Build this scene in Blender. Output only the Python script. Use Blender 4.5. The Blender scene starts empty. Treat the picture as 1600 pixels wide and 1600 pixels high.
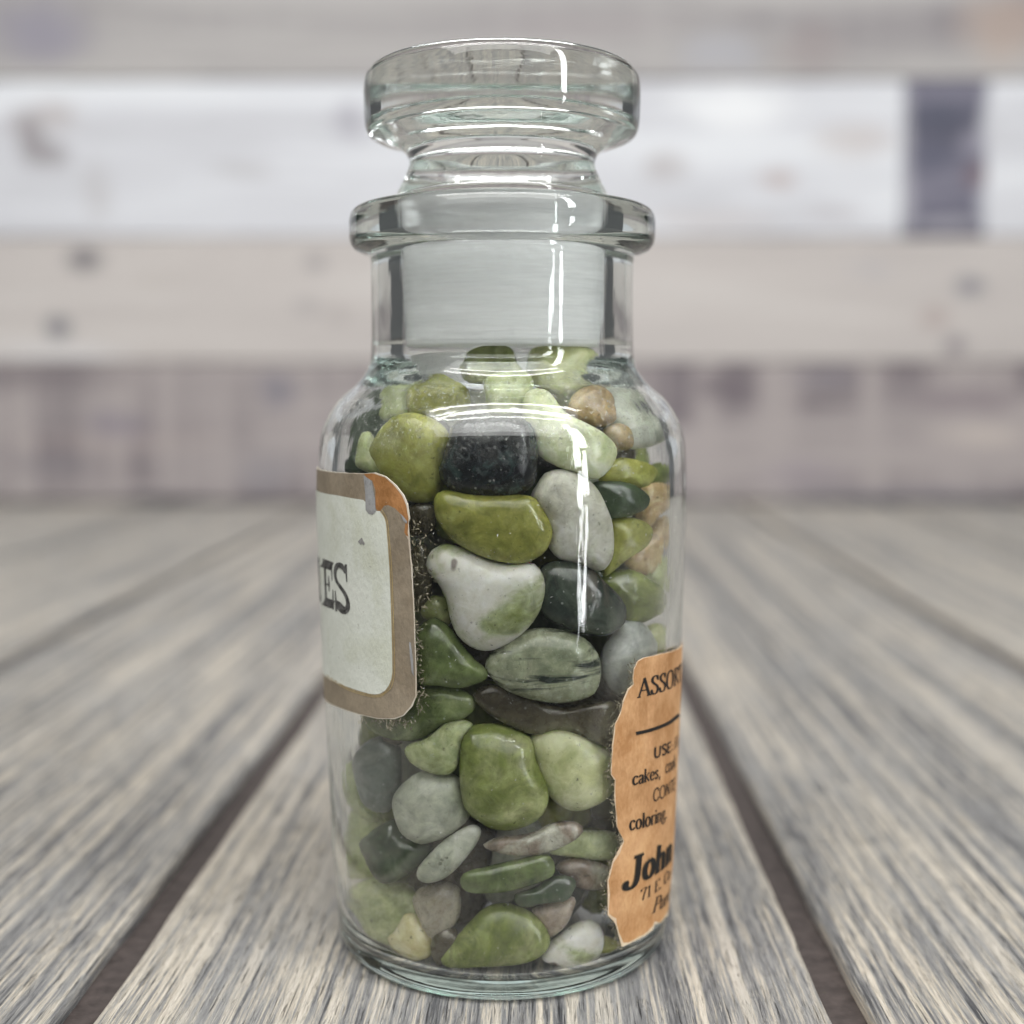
import bpy, bmesh, math, random
from mathutils import Vector, noise
from mathutils.geometry import delaunay_2d_cdt

# ------------------------------------------------------------------ scene, camera, light
sc = bpy.context.scene
COL = sc.collection
random.seed(7)

FPX = 2000.0
PITCH = math.atan(190.0 / FPX)
CAM = Vector((0.0012, -0.16, 0.0695))
cam_d = bpy.data.cameras.new("camera")
cam = bpy.data.objects.new("camera", cam_d)
COL.objects.link(cam)
cam.location = CAM
cam.rotation_euler = (math.radians(90) - PITCH, 0, 0)
cam_d.sensor_width = 36.0
cam_d.lens = 36.0 * FPX / 1600.0
cam_d.clip_start = 0.005
cam_d.clip_end = 20
cam_d.dof.use_dof = True
cam_d.dof.focus_distance = 0.1420
cam_d.dof.aperture_fstop = 12.0
sc.camera = cam

world = bpy.data.worlds.new("World")
sc.world = world
world.use_nodes = True
bg = world.node_tree.nodes["Background"]
bg.inputs[0].default_value = (0.95, 0.97, 1.0, 1)
bg.inputs[1].default_value = 0.08


def area(name, loc, target, sx, sy, power, color):
    d = bpy.data.lights.new(name, 'AREA')
    d.shape = 'RECTANGLE'
    d.size, d.size_y = sx, sy
    d.energy = power
    d.color = color
    o = bpy.data.objects.new(name, d)
    COL.objects.link(o)
    o.location = loc
    o.rotation_euler = (Vector(target) - Vector(loc)).to_track_quat('-Z', 'Y').to_euler()
    return o


area("ceiling_panel_lamp", (0.0, -0.95, 1.50), (0, 0.15, 0.03), 2.6, 1.5, 43.0, (1.0, 0.99, 0.97))
area("ceiling_tube_lamp", (0.02, -0.52, 1.16), (0, 0.20, 0.05), 1.6, 0.06, 6.0, (1.0, 0.985, 0.96))
area("ceiling_tube_lamp", (0.02, -0.28, 1.22), (0, 0.20, 0.05), 1.6, 0.06, 6.0, (1.0, 0.985, 0.96))
for z0_, z1_, w_, p_ in ((-0.055, 0.030, 0.011, 0.055), (0.045, 0.135, 0.020, 0.13), (0.150, 0.420, 0.040, 0.8)):   # narrow window light, split into strips to break up its highlight
    area("side_window_lamp", (0.325, -0.272, (z0_ + z1_) / 2), (0, 0, (z0_ + z1_) / 2), w_, z1_ - z0_, p_, (0.97, 0.985, 1.0))

sc.view_settings.view_transform = 'Standard'
sc.view_settings.look = 'None'
sc.view_settings.exposure = 0.08
sc.view_settings.gamma = 1.0
sc.cycles.max_bounces = 28
sc.cycles.transmission_bounces = 24
sc.cycles.glossy_bounces = 12
sc.cycles.diffuse_bounces = 4
sc.cycles.transparent_max_bounces = 12
sc.cycles.caustics_reflective = True
sc.cycles.caustics_refractive = True
sc.cycles.blur_glossy = 0.6
sc.cycles.sample_clamp_indirect = 30.0
sc.cycles.use_denoising = True
sc.cycles.use_adaptive_sampling = True
sc.cycles.adaptive_threshold = 0.008

# ------------------------------------------------------------------ helpers
FW = Vector((0, math.cos(PITCH), -math.sin(PITCH)))
UP = Vector((0, math.sin(PITCH), math.cos(PITCH)))
RT = Vector((1, 0, 0))


def ray(x, y):
    return (FW + RT * ((x - 800) / FPX) + UP * ((800 - y) / FPX)).normalized()


def tag(o, label=None, cat=None, group=None, kind=None):
    if label: o["label"] = label
    if cat: o["category"] = cat
    if group: o["group"] = group
    if kind: o["kind"] = kind
    return o


def empty(name, loc=(0, 0, 0)):
    o = bpy.data.objects.new(name, None)
    o.location = loc
    o.empty_display_size = 0.01
    COL.objects.link(o)
    return o


def mesh_obj(name, verts, faces, mat=None, parent=None, smooth=True, loc=(0, 0, 0)):
    me = bpy.data.meshes.new(name)
    me.from_pydata([tuple(v) for v in verts], [], faces)
    me.update()
    if smooth:
        me.polygons.foreach_set("use_smooth", [True] * len(me.polygons))
    if mat: me.materials.append(mat)
    o = bpy.data.objects.new(name, me)
    o.location = loc
    COL.objects.link(o)
    if parent: o.parent = parent
    return o


def catmull(pts, n=6, closed=False):
    out = []
    m = len(pts)
    rng = range(m) if closed else range(m - 1)
    for i in rng:
        if closed:
            p0, p1, p2, p3 = pts[i - 1], pts[i], pts[(i + 1) % m], pts[(i + 2) % m]
        else:
            p0, p1, p2, p3 = pts[max(i - 1, 0)], pts[i], pts[i + 1], pts[min(i + 2, m - 1)]
        for k in range(n):
            t = k / n
            out.append(tuple(0.5 * (2 * b + (c - a) * t + (2 * a - 5 * b + 4 * c - d) * t * t + (3 * b - a - 3 * c + d) * t ** 3)
                             for a, b, c, d in zip(p0, p1, p2, p3)))
    if not closed: out.append(tuple(pts[-1]))
    return out


def resample(poly, n):
    L = [0.0]
    m = len(poly)
    for i in range(m):
        a, b = poly[i], poly[(i + 1) % m]
        L.append(L[-1] + math.hypot(a[0] - b[0], a[1] - b[1]))
    out, j = [], 0
    for k in range(n):
        s = L[-1] * k / n
        while L[j + 1] < s: j += 1
        t = (s - L[j]) / max(L[j + 1] - L[j], 1e-12)
        a, b = poly[j], poly[(j + 1) % m]
        out.append((a[0] + (b[0] - a[0]) * t, a[1] + (b[1] - a[1]) * t))
    return out


def revolve(profile, seg, wob=None):
    """profile of (r, z); r = 0 ends become single poles"""
    verts, rings, faces = [], [], []
    for r, z in profile:
        if r < 1e-7:
            rings.append([len(verts)]); verts.append((0, 0, z))
        else:
            ring = []
            for k in range(seg):
                a = 2 * math.pi * k / seg
                rr = r + (wob(a, r, z) if wob else 0)
                ring.append(len(verts)); verts.append((rr * math.sin(a), -rr * math.cos(a), z))
            rings.append(ring)
    for a, b in zip(rings[:-1], rings[1:]):
        for k in range(seg):
            k2 = (k + 1) % seg
            if len(a) == 1 and len(b) == 1: continue
            if len(a) == 1: faces.append((a[0], b[k2], b[k]))
            elif len(b) == 1: faces.append((a[k], a[k2], b[0]))
            else: faces.append((a[k], a[k2], b[k2], b[k]))
    return verts, faces


# ------------------------------------------------------------------ materials
class NT:
    def __init__(self, name):
        self.m = bpy.data.materials.new(name)
        self.m.use_nodes = True
        self.t = self.m.node_tree
        self.t.nodes.clear()
        self.out = self.t.nodes.new("ShaderNodeOutputMaterial")

    def n(self, typ, **kw):
        nd = self.t.nodes.new("ShaderNode" + typ)
        for k, v in kw.items():
            if k.startswith("i_"):
                key = k[2:].replace("_", " ")
                s = nd.inputs[int(key)] if key.isdigit() else nd.inputs[key]
                if hasattr(v, "is_output") or isinstance(v, bpy.types.NodeSocket): self.t.links.new(v, s)
                else: s.default_value = v
            else: setattr(nd, k, v)
        return nd

    def l(self, a, b): self.t.links.new(a, b)

    def ramp(self, fac, stops, interp='LINEAR'):
        r = self.n("ValToRGB")
        r.color_ramp.interpolation = interp
        el = r.color_ramp.elements
        while len(el) < len(stops): el.new(0.5)
        for e, (p, c) in zip(el, stops):
            e.position = p
            e.color = (*c, 1) if len(c) == 3 else c
        self.l(fac, r.inputs[0])
        return r.outputs[0]

    def mix(self, fac, a, b, blend='MIX'):
        m = self.n("Mix", data_type='RGBA', blend_type=blend)
        for v, i in ((fac, 0), (a, 6), (b, 7)):
            if isinstance(v, bpy.types.NodeSocket): self.l(v, m.inputs[i])
            elif i == 0: m.inputs[0].default_value = v
            else: m.inputs[i].default_value = (*v, 1)
        return m.outputs[2]

    def math(self, op, a, b=None, c=None, clamp=False):
        m = self.n("Math", operation=op, use_clamp=clamp)
        for v, i in ((a, 0), (b, 1), (c, 2)):
            if v is None: continue
            if isinstance(v, bpy.types.NodeSocket): self.l(v, m.inputs[i])
            else: m.inputs[i].default_value = v
        return m.outputs[0]

    def coords(self, scale=(1, 1, 1), rand=0.0, rot=(0, 0, 0)):
        tc = self.n("TexCoord")
        v = tc.outputs["Object"]
        if rand:
            oi = self.n("ObjectInfo")
            s = self.n("VectorMath", operation='SCALE')
            s.inputs[0].default_value = (rand, rand * 0.7, rand * 0.37)
            self.l(oi.outputs["Random"], s.inputs["Scale"])
            ad = self.n("VectorMath", operation='ADD')
            self.l(v, ad.inputs[0]); self.l(s.outputs[0], ad.inputs[1])
            v = ad.outputs[0]
        mp = self.n("Mapping")
        mp.inputs["Scale"].default_value = scale
        mp.inputs["Rotation"].default_value = rot
        self.l(v, mp.inputs[0])
        return mp.outputs[0]

    def noise(self, vec, scale, detail=4, rough=0.55, dist=0.0):
        nz = self.n("TexNoise", i_Vector=vec, i_Scale=scale, i_Detail=detail, i_Roughness=rough, i_Distortion=dist)
        return nz.outputs["Fac"]

    def bsdf(self, **kw):
        b = self.n("BsdfPrincipled")
        for k, v in kw.items():
            key = k.replace("_", " ")
            if isinstance(v, bpy.types.NodeSocket): self.l(v, b.inputs[key])
            else: b.inputs[key].default_value = v
        self.l(b.outputs[0], self.out.inputs[0])
        return b

    def bump(self, b, h, strength, dist):
        bp = self.n("Bump", i_Strength=strength, i_Distance=dist, i_Height=h)
        self.l(bp.outputs[0], b.inputs["Normal"])


def table_wood():
    t = NT("weathered_table_wood")
    fine = t.noise(t.coords((1, 0.038, 1), 3.0), 3300, 6, 0.68, 0.25)
    med = t.noise(t.coords((1, 0.030, 1), 5.0), 640, 6, 0.62, 0.3)
    big = t.noise(t.coords((1, 0.028, 1), 9.0), 190, 4, 0.6, 0.4)
    f = t.math('ADD', t.math('MULTIPLY', t.math('SUBTRACT', fine, 0.5), 1.3), t.math('MULTIPLY', t.math('SUBTRACT', med, 0.5), 0.75))
    f = t.math('ADD', f, t.math('MULTIPLY', t.math('SUBTRACT', big, 0.5), 0.5))
    lines = t.noise(t.coords((1, 0.006, 1), 4.0), 1150, 5, 0.6, 0.12)
    wide = t.noise(t.coords((1, 0.010, 1), 8.0), 330, 4, 0.6, 0.3)
    f = t.math('ADD', f, t.math('MULTIPLY', t.math('SUBTRACT', lines, 0.5), 1.4))
    f = t.math('ADD', f, t.math('MULTIPLY', t.math('SUBTRACT', wide, 0.5), 1.0))
    f = t.math('ADD', f, 0.5)
    base = t.ramp(f, [(0.18, (0.085, 0.088, 0.096)), (0.36, (0.245, 0.245, 0.248)), (0.50, (0.405, 0.395, 0.375)),
                      (0.62, (0.620, 0.560, 0.460)), (0.80, (0.780, 0.720, 0.620))])
    warm = t.noise(t.coords((1, 0.2, 1), 4.0), 110, 3)
    col = t.mix(t.ramp(warm, [(0.42, (0, 0, 0)), (0.68, (0.45, 0.45, 0.45))]), base, (0.41, 0.41, 0.405), 'MIX')
    crack = t.ramp(t.noise(t.coords((1, 0.035, 1), 6.0), 3400, 4, 0.65, 0.3), [(0.31, (1, 1, 1)), (0.40, (0, 0, 0))])
    chip = t.ramp(t.noise(t.coords((1, 0.07, 1), 7.0), 4200, 3, 0.6), [(0.60, (0, 0, 0)), (0.68, (1, 1, 1))])
    col = t.mix(t.math('MULTIPLY', crack, 0.8), col, (0.030, 0.029, 0.032))
    col = t.mix(t.math('MULTIPLY', chip, 0.45), col, (0.72, 0.69, 0.62))
    b = t.bsdf(Base_Color=col, Roughness=0.46, Specular_IOR_Level=0.45)
    h = t.math('ADD', t.math('ADD', t.math('ADD', fine, t.math('MULTIPLY', lines, 0.7)), t.math('MULTIPLY', chip, 0.3)), t.math('MULTIPLY', crack, -0.7))
    t.bump(b, h, 1.0, 0.0008)
    return t.m


def simple(name, col, rough=0.6, var=0.3, scale=300, bump=0.2, bd=0.0003, spec=0.4):
    t = NT(name)
    nz = t.noise(t.coords(), scale, 4)
    c = t.ramp(nz, [(0.3, tuple(x * (1 - var) for x in col)), (0.7, tuple(min(1, x * (1 + var)) for x in col))])
    b = t.bsdf(Base_Color=c, Roughness=rough, Specular_IOR_Level=spec)
    if bump: t.bump(b, nz, bump, bd)
    return t.m


def wall_wood(name, dark, mid, light, stripes=0.0, spots=(), along=True, contrast=1.0):
    t = NT(name)
    sx = (0.12, 1, 1)
    big = t.noise(t.coords(sx), 26, 4, 0.55, 0.8)
    fine = t.noise(t.coords((0.05, 1, 1)), 420, 4, 0.6)
    f = t.math('ADD', t.math('MULTIPLY', t.math('SUBTRACT', big, 0.5), contrast), 0.5)
    f = t.math('ADD', f, t.math('MULTIPLY', t.math('SUBTRACT', fine, 0.5), 0.35))
    col = t.ramp(f, [(0.30, dark), (0.5, mid), (0.68, light)])
    if stripes:
        saw = t.noise(t.coords((1, 1, 0.06)), 52, 3, 0.6)
        col = t.mix(t.math('MULTIPLY', t.ramp(saw, [(0.45, (0, 0, 0)), (0.60, (1, 1, 1))]), stripes), col, light)
    tc = t.n("TexCoord").outputs["Object"]
    for (x, z, rx, rz, c, amt) in spots:
        mp = t.n("Mapping", vector_type='TEXTURE')
        mp.inputs["Location"].default_value = (x, 0, z)
        mp.inputs["Scale"].default_value = (rx, 1e3, rz)
        wv = t.n("TexNoise", i_Vector=tc, i_Scale=35.0)
        add = t.n("VectorMath", operation='MULTIPLY_ADD')
        t.l(wv.outputs["Color"], add.inputs[0])
        add.inputs[1].default_value = (rx * 0.9, 0, rz * 0.9)
        sub = t.n("VectorMath", operation='SUBTRACT')
        t.l(tc, add.inputs[2])
        t.l(add.outputs[0], sub.inputs[0])
        sub.inputs[1].default_value = (rx * 0.45, 0, rz * 0.45)
        t.l(sub.outputs[0], mp.inputs[0])
        ln = t.n("VectorMath", operation='LENGTH')
        t.l(mp.outputs[0], ln.inputs[0])
        msk = t.ramp(ln.outputs["Value"], [(0.35, (amt,) * 3), (1.0, (0, 0, 0))])
        col = t.mix(msk, col, c)
    b = t.bsdf(Base_Color=col, Roughness=0.6, Specular_IOR_Level=0.3)
    t.bump(b, fine, 0.4, 0.0006)
    return t.m


def stone(name, stops, scale=130, stretch=(1, 1, 1), dist=1.2, sss=0.25, rough=0.34, veins=None, dust=0.35, spot=None, gain=1.0, vst=(1, 0.22, 0.6), vrot=(0.9, 0.2, 0.6)):
    t = NT(name)
    v = t.coords(stretch, 0.35, (0.4, 0.7, 0.3))
    f = t.noise(v, scale, 5, 0.55, dist)
    col = t.ramp(f, [(p, tuple(min(0.88, c * gain) for c in q)) for p, q in stops])
    fine = t.noise(t.coords((1, 1, 1), 0.2), 1100, 5, 0.7)
    mid = t.noise(t.coords((1, 0.5, 1), 0.5), 420, 5, 0.65, 0.8)
    col = t.mix(0.8, col, t.ramp(mid, [(0.32, (0.30,) * 3), (0.5, (0.5,) * 3), (0.68, (0.70,) * 3)]), 'OVERLAY')
    col = t.mix(0.6, col, t.ramp(fine, [(0.3, (0.38,) * 3), (0.7, (0.64,) * 3)]), 'OVERLAY')
    if veins:
        vc, amt, vs, lo = veins
        vv = t.noise(t.coords(vst, 0.3, vrot), vs, 4, 0.6, 0.8)
        col = t.mix(t.ramp(vv, [(lo, (0, 0, 0)), (lo + 0.10, (amt,) * 3)]), col, vc)
    if spot:
        vv = t.noise(t.coords((1, 1, 1), 0.6), 320, 1)
        col = t.mix(t.ramp(vv, [(0.70, (0, 0, 0)), (0.74, (0.8,) * 3)]), col, spot)
    pit = t.ramp(t.noise(t.coords((1, 1, 1), 0.7), 1500, 3, 0.65), [(0.27, (0.65,) * 3), (0.36, (0, 0, 0))])
    col = t.mix(pit, col, (0.03, 0.032, 0.02))
    dn = t.n("TexVoronoi", i_Vector=t.coords((1, 1, 1), 0.4), i_Scale=900.0)
    dm = t.ramp(dn.outputs["Distance"], [(0.09, (dust,) * 3), (0.16, (0, 0, 0))])
    gate = t.ramp(t.noise(t.coords((1, 1, 1), 0.3), 450, 2), [(0.50, (0, 0, 0)), (0.60, (1, 1, 1))])
    col = t.mix(t.math('MULTIPLY', dm, gate), col, (0.62, 0.64, 0.58))
    b = t.bsdf(Base_Color=col, Roughness=t.math('ADD', t.math('MULTIPLY', fine, 0.22), rough - 0.17),
               Subsurface_Weight=sss, Subsurface_Radius=(0.8, 1.0, 0.45), Subsurface_Scale=0.0022, Specular_IOR_Level=0.5)
    h = t.math('ADD', t.math('MULTIPLY', fine, 0.3), t.noise(t.coords((1, 1, 1), 0.3), 480, 3))
    t.bump(b, h, 0.35, 0.0002)
    return t.m


STONE = dict(
    olive=stone("olive_jade", gain=1.35, stops=[(0.30, (0.140, 0.145, 0.028)), (0.50, (0.225, 0.225, 0.052)), (0.72, (0.34, 0.34, 0.12))], sss=0.5, rough=0.30),
    oliveg=stone("moss_jade", gain=1.5, stops=[(0.28, (0.070, 0.088, 0.018)), (0.50, (0.150, 0.175, 0.050)), (0.74, (0.31, 0.32, 0.16))], sss=0.45, rough=0.30),
    green=stone("green_jade", gain=1.4, stops=[(0.28, (0.045, 0.065, 0.020)), (0.50, (0.110, 0.140, 0.050)), (0.76, (0.25, 0.285, 0.14))], sss=0.4, rough=0.28),
    deep=stone("deep_green_jade", gain=1.2, stops=[(0.28, (0.020, 0.034, 0.016)), (0.52, (0.055, 0.078, 0.042)), (0.78, (0.15, 0.18, 0.12))], sss=0.25, rough=0.30),
    lime=stone("pale_lime_jade", gain=1.2, stops=[(0.25, (0.38, 0.395, 0.18)), (0.50, (0.46, 0.475, 0.25)), (0.75, (0.57, 0.585, 0.37))], scale=90, sss=0.5, rough=0.3, dust=0.2),
    pale=stone("pale_celadon_stone", gain=1.15, stops=[(0.28, (0.38, 0.41, 0.20)), (0.5, (0.53, 0.56, 0.36)), (0.75, (0.68, 0.70, 0.54))], sss=0.45, rough=0.3, dust=0.25),
    mist=stone("misty_green_stone", gain=1.25, stops=[(0.28, (0.24, 0.27, 0.12)), (0.5, (0.36, 0.395, 0.20)), (0.75, (0.46, 0.50, 0.31))], sss=0.4),
    black=stone("black_speckled_stone", [(0.40, (0.005, 0.006, 0.008)), (0.58, (0.012, 0.016, 0.018)), (0.84, (0.08, 0.14, 0.125))], scale=260, sss=0.0, rough=0.32, dust=0.6, veins=((0.20, 0.23, 0.22), 0.30, 800, 0.60), vst=(1, 1, 1)),
    dark=stone("dark_green_black_stone", [(0.30, (0.014, 0.020, 0.017)), (0.52, (0.038, 0.050, 0.040)), (0.78, (0.13, 0.15, 0.11))], scale=170, sss=0.0, rough=0.28, veins=((0.12, 0.105, 0.085), 0.7, 260, 0.54)),
    slate=stone("slate_grey_stone", gain=1.15, stops=[(0.28, (0.075, 0.090, 0.080)), (0.5, (0.13, 0.15, 0.13)), (0.78, (0.26, 0.28, 0.245))], scale=220, sss=0.05, rough=0.4),
    stripe=stone("streaked_green_grey_stone", gain=1.3, stops=[(0.28, (0.145, 0.165, 0.10)), (0.5, (0.26, 0.275, 0.185)), (0.75, (0.41, 0.415, 0.32))], sss=0.2, rough=0.32,
                 veins=((0.016, 0.024, 0.020), 0.95, 330, 0.53), vst=(0.22, 0.8, 1.2), vrot=(0, -0.35, 0)),
    white=stone("white_quartz_with_green", [(0.29, (0.22, 0.26, 0.07)), (0.41, (0.44, 0.48, 0.27)), (0.52, (0.74, 0.72, 0.64)), (0.80, (0.86, 0.86, 0.82))], scale=75, sss=0.35, rough=0.3, dust=0.1,
                spot=(0.09, 0.045, 0.03)),
    milk=stone("milky_grey_stone", gain=1.2, stops=[(0.25, (0.36, 0.35, 0.27)), (0.5, (0.47, 0.46, 0.39)), (0.75, (0.60, 0.60, 0.54))], scale=110, sss=0.4, rough=0.36, dust=0.2),
    grey=stone("pale_grey_green_stone", gain=1.2, stops=[(0.25, (0.26, 0.275, 0.21)), (0.5, (0.385, 0.40, 0.32)), (0.75, (0.51, 0.52, 0.45))], scale=170, sss=0.2, rough=0.38,
               veins=((0.12, 0.14, 0.10), 0.6, 330, 0.66)),
    ash=stone("ash_grey_stone", gain=1.2, stops=[(0.25, (0.20, 0.215, 0.19)), (0.5, (0.31, 0.325, 0.29)), (0.75, (0.42, 0.43, 0.40))], scale=170, sss=0.2, rough=0.4),
    tan=stone("tan_agate", gain=1.3, stops=[(0.28, (0.30, 0.19, 0.075)), (0.5, (0.42, 0.31, 0.16)), (0.75, (0.56, 0.46, 0.30))], sss=0.5, rough=0.32),
    amber=stone("amber_brown_agate", gain=1.3, stops=[(0.28, (0.17, 0.11, 0.045)), (0.5, (0.28, 0.20, 0.095)), (0.75, (0.42, 0.35, 0.22))], sss=0.5, rough=0.3, dust=0.6),
    taupe=stone("taupe_stone", gain=1.2, stops=[(0.28, (0.22, 0.19, 0.14)), (0.5, (0.32, 0.29, 0.23)), (0.75, (0.42, 0.40, 0.34))], sss=0.3),
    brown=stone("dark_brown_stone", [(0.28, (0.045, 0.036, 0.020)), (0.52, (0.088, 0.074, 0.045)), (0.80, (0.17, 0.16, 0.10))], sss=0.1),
    mottle=stone("brown_and_cream_mottled_stone", gain=1.3, stops=[(0.33, (0.085, 0.06, 0.042)), (0.48, (0.21, 0.165, 0.125)), (0.62, (0.40, 0.39, 0.32)), (0.8, (0.52, 0.52, 0.45))], scale=190, sss=0.1,
                 veins=((0.03, 0.032, 0.03), 0.85, 260, 0.62)),
    cream=stone("cream_yellow_stone", gain=1.2, stops=[(0.30, (0.38, 0.34, 0.10)), (0.5, (0.56, 0.51, 0.28)), (0.72, (0.70, 0.67, 0.50))], scale=110, sss=0.4, rough=0.3),
    pink=stone("pinkish_taupe_stone", gain=1.2, stops=[(0.25, (0.24, 0.19, 0.145)), (0.5, (0.33, 0.265, 0.21)), (0.75, (0.41, 0.345, 0.28))], sss=0.3, dust=0.1),
)


def glass_mat(name, rough=0.0, tint=(0.66, 0.90, 0.82), dens=17.0, frost=0.0, dusty=False):
    t = NT(name)
    nz = t.math('ADD', t.noise(t.coords((1, 1, 0.35)), 160, 3), t.math('MULTIPLY', t.noise(t.coords((1, 1, 0.05)), 420, 3, 0.6), 0.24))
    zz = t.n("SeparateXYZ", i_0=t.n("TexCoord").outputs["Object"]).outputs[2]
    if dusty: nz = t.math('MULTIPLY', nz, t.ramp(t.math('DIVIDE', zz, 0.1), [(0.03, (0.12,) * 3), (0.09, (1, 1, 1))]))
    bp = t.n("Bump", i_Strength=0.12, i_Distance=0.0006, i_Height=nz)
    g = t.n("BsdfGlass", i_IOR=1.5, i_Roughness=rough)
    g.inputs["Color"].default_value = (0.997, 1.0, 0.998, 1)
    t.l(bp.outputs[0], g.inputs["Normal"])
    sh = g.outputs[0]
    if frost:
        fm = t.ramp(t.noise(t.coords((0.12, 0.12, 1.6)), 420, 5, 0.65), [(0.3, (frost - 0.30,) * 3), (0.7, (min(1, frost + 0.10),) * 3)])
        d = t.n("BsdfDiffuse")
        d.inputs[0].default_value = (0.98, 0.985, 0.98, 1)
        tr = t.n("BsdfTranslucent")
        tr.inputs[0].default_value = (0.98, 0.985, 0.98, 1)
        md = t.n("MixShader", i_0=0.10, i_1=d.outputs[0], i_2=tr.outputs[0])
        m = t.n("MixShader", i_0=fm, i_1=sh, i_2=md.outputs[0])
        sh = m.outputs[0]
    if dusty:   # a film of pale stone dust clings to the glass, thickest on the shoulder
        tc = t.n("TexCoord").outputs["Object"]
        sp = t.n("SeparateXYZ", i_0=tc)
        zr = t.ramp(t.math('DIVIDE', sp.outputs[2], 0.1),
                    [(0.05, (0.0,) * 3), (0.61, (0.006,) * 3), (0.65, (0.42,) * 3), (0.71, (0.42,) * 3), (0.735, (0.0,) * 3)])
        pat = t.ramp(t.noise(t.coords(), 260, 5, 0.65), [(0.45, (0, 0, 0)), (0.72, (1, 1, 1))])
        spk = t.ramp(t.noise(t.coords(), 2600, 2, 0.6), [(0.60, (0, 0, 0)), (0.70, (1, 1, 1))])
        a = t.math('MULTIPLY', zr, t.math('ADD', t.math('MULTIPLY', pat, 0.28), t.math('MULTIPLY', spk, 0.7)), clamp=True)
        d = t.n("BsdfDiffuse")
        d.inputs[0].default_value = (0.66, 0.68, 0.64, 1)
        m = t.n("MixShader", i_0=a, i_1=sh, i_2=d.outputs[0])
        sh = m.outputs[0]
    t.l(sh, t.out.inputs[0])
    va = t.n("VolumeAbsorption", i_Density=dens)
    va.inputs[0].default_value = (*tint, 1)
    t.l(va.outputs[0], t.out.inputs[1])
    return t.m


def paper(name, col, col2, scale=260, fibre=True, rough=0.8, spec=0.2, specks=None):
    t = NT(name)
    n1 = t.noise(t.coords(), scale, 5, 0.6)
    n2 = t.noise(t.coords((1, 1, 0.5)), 2600, 3, 0.6)
    f = t.math('ADD', t.math('MULTIPLY', n1, 0.7), t.math('MULTIPLY', n2, 0.3))
    c = t.ramp(f, [(0.36, col2), (0.62, col)])
    age = t.noise(t.coords(), 85, 5, 0.65, 0.6)
    c = t.mix(0.8, c, t.ramp(age, [(0.32, (0.36, 0.34, 0.31)), (0.5, (0.5, 0.5, 0.5)), (0.68, (0.60, 0.60, 0.59))]), 'OVERLAY')
    if specks:
        s = t.noise(t.coords(), 1500, 2)
        c = t.mix(t.ramp(s, [(0.70, (0, 0, 0)), (0.75, (0.7,) * 3)]), c, specks)
    b = t.bsdf(Base_Color=c, Roughness=rough, Specular_IOR_Level=spec)
    t.bump(b, t.math('ADD', n2, n1), 0.35, 0.0002)
    return t.m


# ------------------------------------------------------------------ table of planks
M_TABLE = table_wood()
M_GROOVE = simple("dark_brown_groove", (0.056, 0.045, 0.042), 0.55, 0.35, 500, 0.5, 0.0004)
YAW = math.atan(50 / FPX)
WALL_Y = 0.632
PIT, GAP, TH = 0.0868, 0.0044, 0.0030
table = mesh_obj("tabletop", [(-.65, -.070, -.0215), (.65, -.070, -.0215), (.65, WALL_Y + .03, -.0215), (-.65, WALL_Y + .03, -.0215),
                              (-.65, -.070, -.0019), (.65, -.070, -.0019), (.65, WALL_Y + .03, -.0019), (-.65, WALL_Y + .03, -.0019)],
                 [(3, 2, 1, 0), (4, 5, 6, 7), (0, 1, 5, 4), (1, 2, 6, 5), (2, 3, 7, 6), (3, 0, 4, 7)], M_GROOVE, None, False)
tag(table, "weathered grey and cream plank tabletop with dark grooves", None, None, "structure")


def table_plank(xc, seed):
    y0, y1 = -0.071, WALL_Y - 0.002
    w = (PIT - GAP) / 2
    prof = [(-1, -TH, 0), (-1, -0.0011, 0.00005), (-1, -0.0004, 0.0003), (-1, -0.00008, 0.0008), (-1, 0, 0.0016),
            (1, 0, 0.0016), (1, -0.00008, 0.0008), (1, -0.0004, 0.0003), (1, -0.0011, 0.00005), (1, -TH, 0)]
    N = 150
    verts, faces = [], []
    for i in range(N + 1):
        t = i / N
        y = y0 + (y1 - y0) * t
        for s, z, ins in prof:
            e = 0.00032 * noise.noise((y * 55, seed * 7.3 + s * 3, 1)) + 0.00016 * noise.noise((y * 190, seed * 7.3 + s * 3, 5))
            x = s * (w - ins + e)
            zz = z + (0.00012 * noise.noise((y * 20, x * 40, seed)) if z > -0.0008 else 0)
            verts.append((x, y, zz))
    k = len(prof)
    for i in range(N):
        for j in range(k - 1):
            a = i * k + j
            faces.append((a, a + k, a + k + 1, a + 1))
    faces.append(tuple(range(k)))
    faces.append(tuple(reversed(range(N * k, N * k + k))))
    o = mesh_obj("plank", verts, faces, M_TABLE, table)
    o.location = (xc, 0, 0)
    o.rotation_euler = (0, 0, -YAW)
    return o


for i in range(-6, 6):
    table_plank(0.0397 + (i + 0.5) * PIT, i)

# ------------------------------------------------------------------ plank wall behind
M_BACK = simple("dark_wall_gap", (0.24, 0.22, 0.21), 0.8, 0.3, 60, 0.2)
WX = 0.60
wall = mesh_obj("wall", [(-WX, WALL_Y + .012, -.02), (WX, WALL_Y + .012, -.02), (WX, WALL_Y + .03, -.02), (-WX, WALL_Y + .03, -.02),
                         (-WX, WALL_Y + .012, .42), (WX, WALL_Y + .012, .42), (WX, WALL_Y + .03, .42), (-WX, WALL_Y + .03, .42)],
                [(3, 2, 1, 0), (4, 5, 6, 7), (0, 1, 5, 4), (1, 2, 6, 5), (2, 3, 7, 6), (3, 0, 4, 7)], M_BACK, None, False)
tag(wall, "wall of pale whitewashed horizontal planks behind the jar", None, None, "structure")


def wpx(x, y):
    d = ray(x, y)
    p = CAM + d * ((WALL_Y - CAM.y) / d.y)
    return p.x, p.z


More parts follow.
